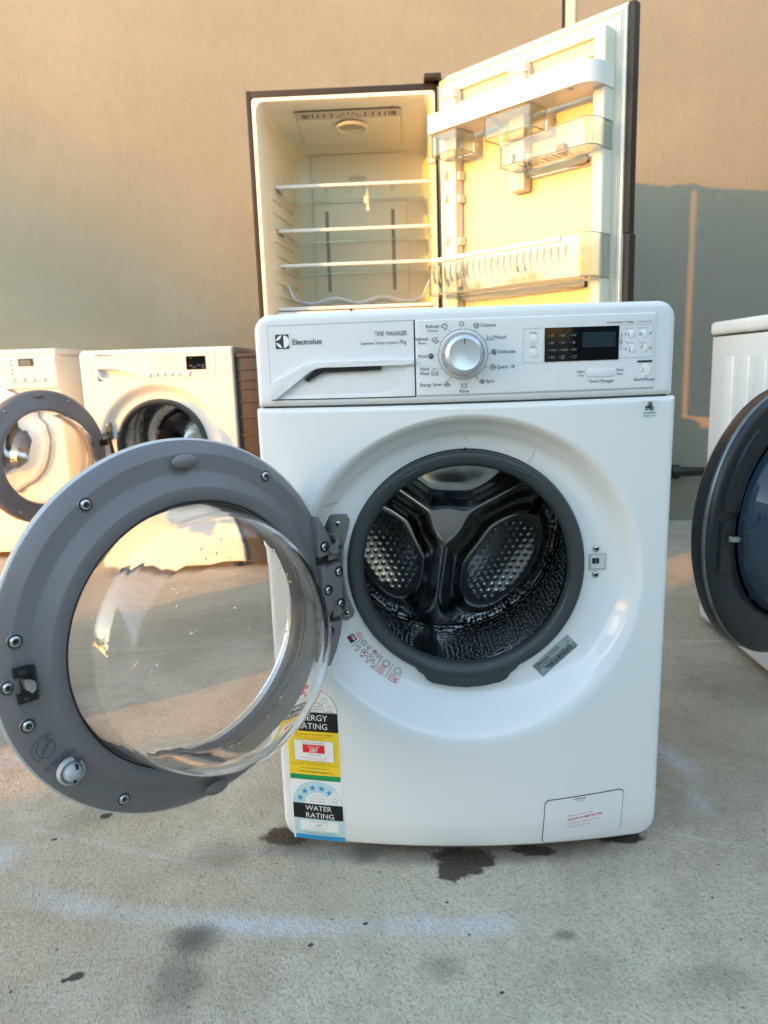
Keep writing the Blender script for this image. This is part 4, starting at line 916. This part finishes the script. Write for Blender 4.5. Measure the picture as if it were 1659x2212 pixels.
# door leaf: local x along the leaf, -y out of its inner face, z up
FDR = MB(); DW, DZ0, DZ1 = .690, .690, 1.707
FDR.prism([(-.006, DZ0), (DW-.018, DZ0), (DW-.018, DZ1), (-.006, DZ1)], .006, .012, 'gasket')
FDR.box(.012, DW, .012, .036, DZ0-.004, DZ1, 'dark_shell', .006); 
fdo = FDR.build('fridge_door', FR, loc=(.060, 1.586, 0), rot=(0, 0, R(-45)))
tag(fdo, 'fridge door swung wide open, cream inside with white and clear bins')
def fp(name, par=None): 
    def fin(mb, sharp=35): return mb.build(name, par or fdo, sharp=sharp)
    return fin
mb = MB(); mb.box(DW-.019, DW, .0045, .0125, 1.122, DZ1-.001, 'dark_shell', .001); mb.build('edge_strip', fdo)
mb = MB(); mb.box(DW-.016, DW+.003, .003, .038, DZ0-.003, 1.120, 'dark_shell', .003); mb.build('side_grip', fdo)
mb = MB(); mb.box(-.006, DW-.020, .0, .0062, DZ0+.002, DZ1-.006, 'liner', .002); 
mb.build('liner_face', fdo)
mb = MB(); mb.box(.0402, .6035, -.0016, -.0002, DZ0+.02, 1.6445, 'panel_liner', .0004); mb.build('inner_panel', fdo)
mb = MB()
for k in range(3): e = .008+.006*k; mb.prism(rrect(e, DW-.022-e+.006, DZ0+.006+e, DZ1-.010-e+.004, .008, 3), -.0006-.0006*k, .0004, 'gasket', 0) if 0 else None
for a, b in ((DW-.0385, DW-.0345), (DW-.0315, DW-.0285)): mb.box(a, b, -.004, .001, DZ0+.010, DZ1-.014, 'gasket', .001)
mb.box(.0040, .0090, -.003, .001, DZ0+.010, DZ1-.014, 'gasket', .001); mb.box(.009, DW-.0385, -.003, .001, DZ1-.020, DZ1-.014, 'gasket', .001); mb.build('magnetic_seal', fdo)
# recessed panel surrounded by a dyke
mb = MB(); mb.box(.604, .640, -.056, .001, DZ0+.02, 1.651, 'liner', .008, 3); mb.build('side_dyke', fdo)
mb = MB(); mb.box(.026, .040, -.030, .001, DZ0+.02, 1.660, 'liner', .005, 3); mb.build('side_dyke', fdo)
mb = MB(); mb.box(.040, .604, -.012, .001, 1.645, 1.672, 'liner', .005, 3); mb.box(.040, .604, -.022, .001, 1.596, 1.606, 'liner', .004, 3); mb.build('top_dyke', fdo)
def post(x0, x1, z0, z1, clips):
    mb = MB(); mb.box(x0, x1, -.040, .001, z0, z1, 'liner', .007, 3); mb.prism([(x0+.002, z1-.03), (x1+.006, z1-.034), (x1+.004, z1-.012), (x1-.012, z1-.002), (x0+.002, z1-.002)], -.0445, -.03, 'liner', .003); o = mb.build('bin_post', fdo)
    for z in clips:
        m2 = MB(); m2.box(x0+.010, x0+.024, -.052, -.038, z-.012, z+.012, 'liner', .004); m2.build('bin_clip', o)
        m2 = MB(); m2.box(x1-.004, x1+.010, -.030, .0, z-.018, z+.008, 'liner', .004); m2.build('bin_clip', o)
post(.038, .094, DZ0+.03, 1.652, (1.388, 1.318, 1.185, 1.05)); post(.308, .366, 1.288, 1.648, (1.384,))
# white top bin
def bin_outline(x0, x1, d0, d1, r=.035, bul=.0):
    """plan outline (x, out) open at the door side"""
    p = [(x0, d0)]
    for k in range(7): a = PI+(-PI/2)*k/6; p.append((x0+.012+.012*math.cos(a), d1-.012+.012*math.sin(a)))
    for k in range(9): a = PI/2-(PI/2)*k/8; p.append((x1-r+r*math.cos(a), d1-r+r*math.sin(a)))
    p.append((x1, d0)); return p
def make_bin(name, x0, x1, d0, d1, z0, zt, m, th=.003, r=.035, raised=None, ribs=0, rim=None):
    p = bin_outline(x0, x1, d0, d1, r); mb = MB(); n = len(p)
    cxm, cdm = (x0+x1)/2, (d0+d1)/2
    q = [(a+(th if a < cxm else -th)*(1 if abs(a-cxm) > (x1-x0)/2-r*.6 else 0), b-(th if b > d0+.001 else 0)) for a, b in p]
    def zt_(a): return zt+(raised[1] if raised and a > raised[0] else 0)
    V = [(a, -b, z0) for a, b in p]+[(a, -b, zt_(a)) for a, b in p]+[(a, -b, zt_(a)) for a, b in q]+[(a, -b, z0+th) for a, b in q]
    Fc = []
    for i in range(n-1):
        for k in range(3): Fc.append((k*n+i, k*n+i+1, (k+1)*n+i+1, (k+1)*n+i))
    Fc.append(tuple(range(n))); Fc.append(tuple(3*n+i for i in range(n))); Fc.append((0, n-1, 4*n-1, 3*n))
    for e in (0, n-1): Fc.append((e, n+e, 2*n+e, 3*n+e))
    mb.add(V, Fc, m, True)
    o = mb.build(name, fdo, sharp=30)
    if m == 'clear_plastic':
        for nm, zz in (('bin_top_edge', None), ('bin_bottom_edge', z0)):
            m2 = MB(); m2.tube([(a, -b, zt_(a) if zz is None else zz) for a, b in p], .0015, 'bin_edge', 6); m2.build(nm, o)
    if ribs:
        for k in range(ribs):
            x = x0+.03+(x1-x0-.10)*k/(ribs-1); m2 = MB(); m2.tube([(x, -d1-.001, zt-.006), (x-.006, -d1+.006, zt-.035), (x-.010, -d1+.020, zt-.056)], .0038, 'frosted', 6); m2.build('bin_rib', o)
    return o
make_bin('door_bin', .046, .644, .012, .122, 1.500, 1.556, 'trim', .004, .050)
mb = MB(); mb.box(.560, .572, -.108, -.098, 1.4965, 1.5005, 'ink_grey'); mb.box(.312, .322, -.112, -.104, 1.4965, 1.5005, 'ink_grey'); mb.build('bin_foot', fdo)
for x0, x1 in ((.052, .165), (.268, .440)):
    mb = MB(); V = []
    o = make_bin('clear_cup', x0, x1, .030, .112, 1.436, 1.496, 'clear_plastic', .003, .012)
    mb = MB(); mb.box(x0+.002, x1-.002, -.0295, -.0265, 1.442, 1.496, 'clear_plastic', .001); mb.build('cup_back', o)
make_bin('clear_bin', .330, .642, .012, .118, 1.345, 1.400, 'clear_plastic', .003, .030, raised=(.555, .016), ribs=0)
mb = MB(); mb.box(.370, .575, -.030, -.012, 1.322, 1.344, 'clear_plastic', .004); mb.build('bin_base_lip', fdo)
mb = MB()
for k in range(9): mb.box(.38+.02*k, .388+.02*k, -.100, -.05, 1.3482, 1.3500, 'ink_grey')
tag(mb.build('base_slots', fdo), kind='stuff')
mb = MB(); mb.box(.505, .530, -.080, -.050, 1.352, 1.378, mat('brown_cap', (.30, .18, .07), .5), .006); mb.build('bin_divider', fdo)
lb = make_bin('lower_clear_bin', .040, .642, .012, .124, 1.005, 1.100, 'clear_plastic', .003, .035, raised=(.560, .022), ribs=22)
mb = MB(); mb.box(.062, .552, -.128, -.112, 1.106, 1.120, 'trim', .004); mb.build('bin_rail', lb)
mb = MB(); mb.box(.085, .575, -.032, -.012, .985, 1.004, 'clear_plastic', .004); mb.build('bin_lip', lb)

# ------------------------------------------------------------------ the machines standing behind
def small_washer(x0, w, yf, h, dep, label, pcx, pcz, rz=0.0, dip=False, hole=True):
    root = empty('washing_machine', (x0, yf, 0), (0, 0, rz)); tag(root, label, 'washing machine', 'white front loaders standing on the slab')
    rg = .245
    def F(x, z):
        if not hole: return 0.0
        r = math.hypot(x-pcx, z-pcz); q = smooth01(min((x-.066)/.008, (.220-x)/.008, (z-.761)/.004, (.813-z)/.004)) if dip else 0
        return .028*smooth01((rg-r)/.045)+.035*q
    V, Fc = panel(F, 0, w, .03, h-.004, (.006, .006, .018, .018), (pcx, pcz), rings=[(r, r) for r in ((.165, .18, .195, .200, .207, .213, .219, .225, .231, .237, .243, .249))], rr=.012, back=.04, N=160, ramp=12 if not dip else 34)
    MB().add(V, Fc, 'cream_plastic', True).build('front_panel', root, sharp=60)
    mb = MB(); mb.box(.001, w-.001, .035, dep, .03, h-.03, 'cream_plastic'); 
    mb = MB(); mb.box(.001, .003, .035, dep, .03, h-.03, 'cream_plastic'); mb.box(w-.003, w-.001, .035, dep, .03, h-.03, 'cream_plastic'); mb.box(.003, w-.003, dep-.002, dep, .03, h-.03, 'cream_plastic'); mb.build('cabinet', root)
    mb = MB(); mb.box(.002, w-.002, .02, dep+.002, h-.030, h, 'cream_plastic', .008); mb.build('lid', root)
    for fx, fy in ((.05, .06), (w-.05, .06), (.05, dep-.05), (w-.05, dep-.05)):
        mb = MB(); mb.tube([(fx, fy, 0), (fx, fy, .031)], .02, 'black', 12); mb.build('foot', root)
    c = (pcx, 0, pcz); mb = MB(); mb.lathe([(.182, -.029), (.181, -.020), (.176, -.015), (.168, -.016), (.160, -.024), (.158, -.04), (.165, -.07)], 'rubber', c, 80); mb.build('door_seal', root, sharp=60)
    mb = MB(); mb.lathe([(.165, -.06), (.200, -.075), (.225, -.10), (.225, -.33)], 'drum_rear', c, 80); mb.lathe([(.226, -.33), (.17, -.335), (.16, -.315), (.12, -.32), (.11, -.335), (.05, -.325), (0.001, -.31)], 'drum_rear', c, 80); dr_ = mb.build('drum', root, sharp=60)
    for a in (95, 215, 335):
        mb = MB(); a = R(a); mb.tube([(pcx+.205*math.cos(a), .11, pcz+.205*math.sin(a)), (pcx+.200*math.cos(a), .32, pcz+.200*math.sin(a))], .028, 'drum', 10); mb.build('drum_paddle', dr_)
    return root
def simple_door(root, cworld, th, Rr, hi='grey_ring', glass='glass', depth=.09, rg=.165, name='door'):
    bpy.context.view_layer.update()
    m = door_frame(root, cworld, th, 0.0)
    db = MB(); db.lathe([(rg-.005,-.018),(rg,.004),(rg+.003,.0075),(rg+.020,.007),(rg+.026,.001),(Rr-.014,0),(Rr-.004,-.006),(Rr,-.014),(Rr,-.030),(Rr-.012,-.044),(Rr-.04,-.050),(rg,-.050),(rg-.004,-.02)], hi, (0,0,0), 120)
    d = db.build(name, root, sharp=50); d.matrix_local = m
    bo = [(rg+.0005,-.010),(rg-.002,.006),(rg-.008,.030),(rg-.016,depth-.028),(rg-.026,depth-.010),(rg-.045,depth-.002),(.07,depth),(.0001,depth+.0005)]
    bi = [(max(.0001, r-.005), h-(0 if h < .03 else .005)) for r, h in bo]
    g = MB(); g.lathe(bo+bi[::-1]+[bo[0]], glass, (0,0,0), 100, fn=lambda x, z, h: h*(1-.12*z/.15) if h > 0 else h); g.build('glass_bowl', d, sharp=70)
    return d
# middle washer with black display, its door swung out to the left
W2 = small_washer(-1.333, .597, 1.780, .878, .54, 'white washer beside the fridge with black square display, porthole door opened to its left', .287, .505, dip=True)
P2 = Decal(lambda u, v, h: (u, -.0016-h, v))
mb = MB(); hx = [(.068, .808), (.100, .808), (.140, .805), (.190, .790), (.212, .772), (.205, .765), (.150, .766), (.100, .768), (.078, .774)]
def inpoly(x, z):
    ins = False; d = 1e9
    for (a, b), (c, e) in zip(hx, hx[1:]+hx[:1]):
        if (b > z) != (e > z) and x < (c-a)*(z-b)/(e-b)+a: ins = not ins
        t = max(0, min(1, ((x-a)*(c-a)+(z-b)*(e-b))/((c-a)**2+(e-b)**2))); d = min(d, math.hypot(x-a-t*(c-a), z-b-t*(e-b)))
    return d if ins else 0
V, Fc = panel(lambda x, z: -.0018+.022*smooth01(inpoly(x, z)/.006), .062, .530, .757, .868, (.045, .045, .012, .012), (.14, .787), rr=.004, back=.004, N=260, ramp=46); mb.add(V, Fc, 'cream_plastic', True); mb.build('control_plate', W2, sharp=40)
P2 = Decal(lambda u, v, h: (u, -.0020-h, v)); P2.rect(.2235, .2250, .757, .868, 'seam_light', 0, 1)
P2.disc(.069, .8575, .0035, 'ink'); P2.text('SIMPSON', .076, .8545, .0055, 'ink', 1, w=.050, bold=.03); P2.text('EZISET WASH  650', .140, .8545, .0045, 'seam_light', 1, w=.075)
for cxx, cnt in ((.288, 8), (.318, 7), (.346, 7), (.376, 7)):
    for k in range(cnt): P2.rect(cxx+.006, cxx+.006+rnd.uniform(.010, .020), .8400-.0085*k+.002, .8400-.0085*k+.0042, 'seam_light', 1, 1)
P2.text('PROGRAMS', .292, .852, .003, 'seam_light', 1); P2.rect(.238, .256, .777, .779, 'seam_light', 1, 1); P2.rect(.425, .440, .782, .784, 'seam_light', 1, 1); P2.rect(.425, .438, .776, .778, 'seam_light', 1, 1)
P2.build('printed_lettering', W2)
P2 = Decal(lambda u, v, h: (u, -.0024-h, v)); P2.rect(.4150, .4910, .7930, .8440, 'black_gloss', 0, 1); P2.text('8.8.8', .430, .8350, .0030, 'lcd_text', 1)
for a, b in ((.427, .806), (.441, .800), (.458, .806), (.475, .806), (.475, .797)): P2.frame(a, a+.009, b, b+.005, .0010, 'lcd_text', 1)
P2.build('display', W2)
for k in range(6):
    x = .2660+.0290*k; r = .0115 if k in (0, 5) else .0085; mb = MB(); mb.lathe([(r*1.15, 0), (r*1.1, .001), (r, .0006), (r*.95, .004), (r*.7, .0052), (.0001, .0054)], 'cream_plastic', (x+(.006 if k == 5 else 0), -.002, .780), 24); mb.build('button', W2)
# plate is cut visually by a deep grip: a shadowed lip along its top edge
mb = MB(); mb.box(.078, .118, -.0040, -.002, .8055, .8085, 'cream_plastic', .001); mb.tube([(.070, -.0035, .8085), (.105, -.0045, .8085), (.142, -.0045, .8055), (.190, -.0045, .7905), (.213, -.0035, .7725)], .0022, 'cream_plastic', 8); mb.build('drawer_grip', W2)
D2 = simple_door(W2, (-1.342, 1.469, .504), .974, .235)
for a in (128, 62, 180, -125, -65, -30): r = .214; screw(D2, r*math.cos(R(a)), -.0002, r*math.sin(R(a)), .0050)
mb = MB(); mb.lathe([(.0220,0),(.0210,.002),(.012,.005),(.0001,.0055)], 'grey_ring', (0,0,0), 30); mb.v = [(p[0]-.01, p[1], .214+p[2]*.32) for p in mb.v]; mb.build('rubber_pad', D2)
mb = MB(); mb.box(.205, .240, -.003, .010, .020, .044, 'black', .002); mb.build('hinge_notch', D2)
mb = MB(); mb.box(.060, .095, .012, .026, .535, .600, 'zinc', .003); mb.tube([(.078, .015, .560), (.083, -.03, .560), (.100, -.075, .560)], .008, 'zinc', 10); h2 = mb.build('hinge_plate', W2); screw(h2, .082, .0120, .590, .006)
mb = MB(); mb.tube([(.090, -.010, .545), (.100, .0, .46), (.100, .0, .43)], .008, 'black', 8); mb.build('hinge_strap', h2)
# left washer, cut by the picture edge
W1 = small_washer(-2.150, .598, 2.060, .903, .42, 'white washer at the left picture edge with small grey liquid crystal display', .299, .52)
mb = MB(); mb.box(.0, .5985, -.010, .045, .700+.038, .868, 'cream_plastic', .008, 3); mb.build('control_fascia', W1); mb = MB(); mb.box(-.003, .601, -.004, .424, .876, .9035, 'cream_plastic', .005); mb.build('top_board', W1)
mb = MB(); mb.box(.0, .598, -.006, .03, .03, .172, 'cream_plastic', .006); mb.build('kick_panel', W1)
mb = MB(); mb.box(.0, .598, -.002, .02, .1735, .1775, 'seam_light'); mb.build('kick_gap', W1)
P1 = Decal(lambda u, v, h: (u, -.0102-h, v)); P1.frame(.4360, .5080, .8280, .8680-.002, .002, 'cream_plastic', 0); P1.rect(.4395, .5050, .8325, .8640, mat('brown_lcd_surround', (.10, .07, .05), .3), 1, 1); P1.rect(.4470, .4900, .8370, .8560, mat('liquid_crystal', (.28, .27, .22), .3), 2, 1); P1.text('0:45', .4520, .8400, .0120, 'ink', 3, w=.030)
for k in range(4): P1.rect(.375, .395, .8555-.018*k, .8580-.018*k, 'ink_grey', 1, 1); P1.disc(.410, .8565-.018*k, .0050, 'ink_grey', 1); P1.rect(.448, .452, .8220-.009*k, .8240-.009*k, 'ink_grey', 1, 1); P1.rect(.4560, .466, .8220-.009*k, .8240-.009*k, 'seam_light', 1, 1); P1.rect(.490, .494, .8220-.009*k, .8240-.009*k, 'ink_grey', 1, 1)
P1.rect(.5150, .5350, .8470, .8490, 'seam_light', 1, 1); P1.build('display', W1)
for k in range(4):
    mb = MB(); mb.lathe([(.0130,0),(.0125,.002),(.0115,.001),(.0110,.006),(.0095,.008),(.0001,.0085)], 'cream_plastic', (.4050+.0440*k, -.010, .7770), 28); mb.build('button', W1)
D1 = simple_door(W1, (-1.851, 2.028, .520), 0.0, .230, 'cream_plastic', 'glass', .07, .15)
# washer added out of view on the left to shade the wall foot
W3 = small_washer(-1.86, .597, .120, .850, .54, 'white washer added out of view on the left to cast a shadow', .29, .46)
D3 = simple_door(W3, (-1.572, .088, .46), 0.0, .235, 'cream_plastic', 'glass', .07, .15)

# dark cabinet between the washer and the fridge
BX = empty('dark_appliance', (-.732, 1.80, 0)); tag(BX, 'dark brown metal appliance with ribbed panel wedged between washer and fridge', 'appliance')
mb = MB(); mb.box(0, .118, 0, .50, .02, .832, 'dark_box', .006); mb.build('body', BX)
mb = MB(); mb.box(-.002, .121, -.006, .50, .832, .848, 'dark_box', .004); mb.build('top_board', BX)
for z in (.785, .745, .71, .66, .60, .53, .46, .38, .30, .22):
    mb = MB(); mb.box(.004, .121, -.005, .002, z, z+.008, 'dark_box', .002); mb.build('rib', BX)

# ------------------------------------------------------------------ machine on the right with dark round door
RM = empty('washing_machine', (.776, .400, 0)); tag(RM, 'white ribbed sided machine at the right edge with large charcoal door and blue glass', 'washing machine', 'white front loaders standing on the slab')
mb = MB(); w, dep, h = .60, .65, .868
mb.box(0, w, .002, dep, .022, .828, 'white', .004); mb.build('cabinet', RM)
mb = MB(); mb.box(-.006, w+.006, -.006, dep+.006, .832, h, 'white_plastic', .012, 3); mb.build('lid', RM)
mb = MB(); mb.box(.002, w-.002, .004, dep-.004, .827, .833, 'seam'); mb.build('lid_gap', RM)
for y in (.06, .15, .24, .33, .42, .51):
    mb = MB(); mb.box(-.0022, .002, y, y+.055, .10, .775, 'white', .0021, 3); mb.build('side_rib', RM)
for fx, fy in ((.05, .06), (w-.05, .06), (.05, dep-.05), (w-.05, dep-.05)):
    mb = MB(); mb.tube([(fx, fy, 0), (fx, fy, .024)], .02, 'black', 12); mb.build('foot', RM)
mb = MB(); mb.lathe([(.255,0),(.250,.012),(.200,.014),(.185,.004),(.18,.0)], 'charcoal', (.30, .0, .476), 100); mb.lathe([(.181, .002), (.001, .002)], 'black', (.30, 0, .476), 60); mb.build('porthole_ring', RM)
bpy.context.view_layer.update()
mr_ = door_frame(RM, (.626, .260, .472), .560, 0.0)
db = MB(); Rr = .250
db.lathe([(.170,-.020),(.174,-.004),(.182,.004),(.200,.006),(.232,.004),(.2420,.0),(.2475,-.006)], 'charcoal', (0,0,0), 140); db.lathe([(.2494,-.0115),(.2490,-.030),(.236,-.042),(.200,-.052),(.17,-.052),(.168,-.022)], 'charcoal', (0,0,0), 140)
rd_ = db.build('door', RM, sharp=50); rd_.matrix_local = mr_; tag(rd_, 'charcoal round door with chrome rim standing open towards the left')
mb = MB(); mb.lathe([(.2475,-.0055),(.2490,-.0060),(.2500,-.0085),(.2500,-.0100),(.2492,-.0118)], 'zinc', (0,0,0), 160); mb.build('chrome_rim', rd_, sharp=80)
mb = MB(); mb.lathe([(.172,.002),(.168,.020),(.158,.042),(.140,.052),(.09,.058),(.0001,.060)], 'blue_glass', (0,0,0), 100); mb.lathe([(.170,-.046),(.0001,-.048)], 'black_gloss', (0,0,0), 80); mb.build('glass_bowl', rd_, sharp=80)
mb = MB()
def sector(a0, a1, r0, r1, n=12): return [(r1*math.cos(R(a0+(a1-a0)*k/n)), r1*math.sin(R(a0+(a1-a0)*k/n))) for k in range(n+1)]+[(r0*math.cos(R(a1+(a0-a1)*k/n)), r0*math.sin(R(a1+(a0-a1)*k/n))) for k in range(n+1)]
mb.prism(sector(128, 168, .188, .228), -.0120, -.002, 'charcoal', .004); mb.build('moulded_recess', rd_)
mb = MB(); mb.prism([(-.226,-.060),(-.190,-.060),(-.190,.030),(-.226,.030)], -.0105, -.002, 'charcoal', .004); lr = mb.build('latch_recess', rd_)
mb = MB(); mb.box(-.2160, -.2060, -.0115, -.0100, -.012, .012, 'black', .001); mb.prism([(-.214, -.004), (-.196, -.007), (-.190, -.003), (-.196, .003), (-.214, .005)], -.022, -.0115, 'screw', .001); mb.build('latch_hook', lr)
# hose end lying between the machines
HS = MB(); HZ = .255
HS.tube([(.55, 2.30, .22), (.80, 2.36, .245), (1.00, 2.39, HZ), (1.150, 2.40, HZ)], .028, 'black', 16)
HS.tube([(1.145, 2.40, HZ), (1.150, 2.40, HZ), (1.185, 2.40, HZ-.002), (1.190, 2.40, HZ-.002)], [.028, .035, .035, .028], 'black', 16)
HS.tube([(1.185, 2.40, HZ-.002), (1.30, 2.40, HZ-.003), (1.31, 2.40, HZ-.003)], [.024, .020, .014], 'black', 16)
ho = HS.build('drain_hose'); tag(ho, 'black drain hose with collar and tapered end, held along the foot of the wall', 'hose')
mb = MB(); mb.tube([(1.31, 2.40, HZ-.003), (1.37, 2.40, HZ-.004)], .011, 'grey_soft', 12); mb.build('hose_tip', ho)
mb = MB(); mb.box(.88, .91, 2.37, WY, .20, .235, 'grey_soft', .004); mb.build('wall_bracket', ho)

# ------------------------------------------------------------------ unseen objects added to shade the scene and fill reflections
M['render'] = mat('pale_rendered_wall', (.46, .45, .43), .85, noise=.1, nscale=3, bump=.3, bscale=40)
M['yard'] = M['wall']
M['tin'] = mat('corrugated_tin', (.35, .34, .33), .5, metal=.3, noise=.15, nscale=4)
NB = empty('added_shade_building', (0, 0, 0), (0, 0, R(-53))); tag(NB, 'grey rendered block added behind the camera to shade the front washer', 'building')  # unseen block added to keep the sun off the front washer
mb = MB(); mb.box(-.62, 14, -10, -6, 0, 3.8, 'render'); mb.build('wall', NB)
mb = MB(); mb.box(-.62, 14.2, -10.2, -5.9, 3.8, 3.95, 'tin', .02); mb.build('roof', NB)
for x in (2.5, 5.5, 8.5):
    mb = MB(); mb.box(x, x+1.4, -6.02, -5.98, 1.0, 2.3, 'black_gloss', .01); mb.build('window', NB)
YW = MB(); YW.box(4.2, 4.4, -9, 2.40, 0, 3.3, 'yard'); YW.box(4.15, 4.45, -9.05, 2.42, 3.3, 3.38, 'sealant', .01)  # unseen wall added for plain reflections in the door glass
tag(YW.build('added_side_wall'), 'long grey wall with flat coping added out of view for reflections', 'wall')
CP = empty('added_shade_roof', (0, 0, 0), (0, 0, R(-53))); tag(CP, 'distant sloping tin roof on posts added to shade the left of the wall', 'added_shade_roof')
mb = MB(); mb.prism([(-2.12, 10.66), (-2.16, 10.72), (-2.6, 11.25), (-3.6, 11.95), (-8.0, 14.4), (-16, 11.4), (-16, 10.66)], -81, -80, 'tin'); mb.build('roof', CP)  # unseen roof added and shaped to lay soft shade on the wall
for x in (-4.4, -10, -15.6):
    mb = MB(); mb.box(x, x+.2, -80.7, -80.5, 0, 10.66, 'tin'); mb.build('post', CP)

# unseen trees added to dim reflections, kept low to let the sun through
M['leaf'] = mat('dull_leaf', (.055, .075, .035), .7, noise=.35, nscale=.8)
mb = MB(); rt = random.Random(3)
for k in range(9000):
    a = rt.uniform(R(150), R(335)); d = rt.uniform(42, 47)      # bearing measured from +x
    x, y = d*math.cos(a), d*math.sin(a); u = x*.602-y*.799; al = -(x*.799+y*.602)
    top = 7.5+2.2*math.sin(a*9)+1.3*math.sin(a*23+1)
    if al > 0 and -9 < u < 2.5: top = 4.2+.25*math.sin(a*60)
    z = top*math.sqrt(rt.random())*rt.uniform(.6, 1); r = rt.uniform(.25, .6)
    n = Vector((rt.uniform(-1, 1), rt.uniform(-1, 1), rt.uniform(-1, 1))).normalized(); t = n.orthogonal().normalized()*r; b = n.cross(t.normalized())*r*.7; c = Vector((x, y, z))
    mb.add([c-t, c-b, c+t, c+b], [(0, 1, 2, 3)], 'leaf')
tag(mb.build('added_tree_line'), 'dark line of trees added far behind the camera to dim reflections', kind='stuff')

# droplets on the front panel and grit on the slab
mb = MB(); rd = random.Random(11)
for k in range(70):
    x = rd.uniform(-.17, .28); z = rd.uniform(.03, .20) if k < 45 else rd.uniform(.22, .70)
    if math.hypot(x-.0035, z-.47) < .19 or (x > .11 and z < .11): continue
    drop((x, FB(x, z), z), (0, -1, 0), rd.uniform(.0006, .0016))
tag(mb.build('water_droplets', W, sharp=180), kind='stuff')
M['grit'] = mat('grit', (.10, .09, .075), .9, noise=.5, nscale=90)
mb = MB()
for k in range(420):
    x = rd.uniform(-.95, .6); y = rd.uniform(-.34, .75)
    if -.3 < x < .31 and -.04 < y < .55: continue
    r = .0008+.0022*rd.random()**4; V = [(x+r*rd.uniform(.6, 1.2)*math.cos(a), y+r*rd.uniform(.6, 1.2)*math.sin(a), .0003) for a in (0, 1.2, 2.5, 3.8, 5.1)]
    mb.add(V+[(x, y, r*.8)], [(0, 1, 5), (1, 2, 5), (2, 3, 5), (3, 4, 5), (4, 0, 5)], 'grit' if rd.random() < .7 else 'sealant')
tag(mb.build('grit'), 'fine grit and crumbs scattered over the concrete', kind='stuff')
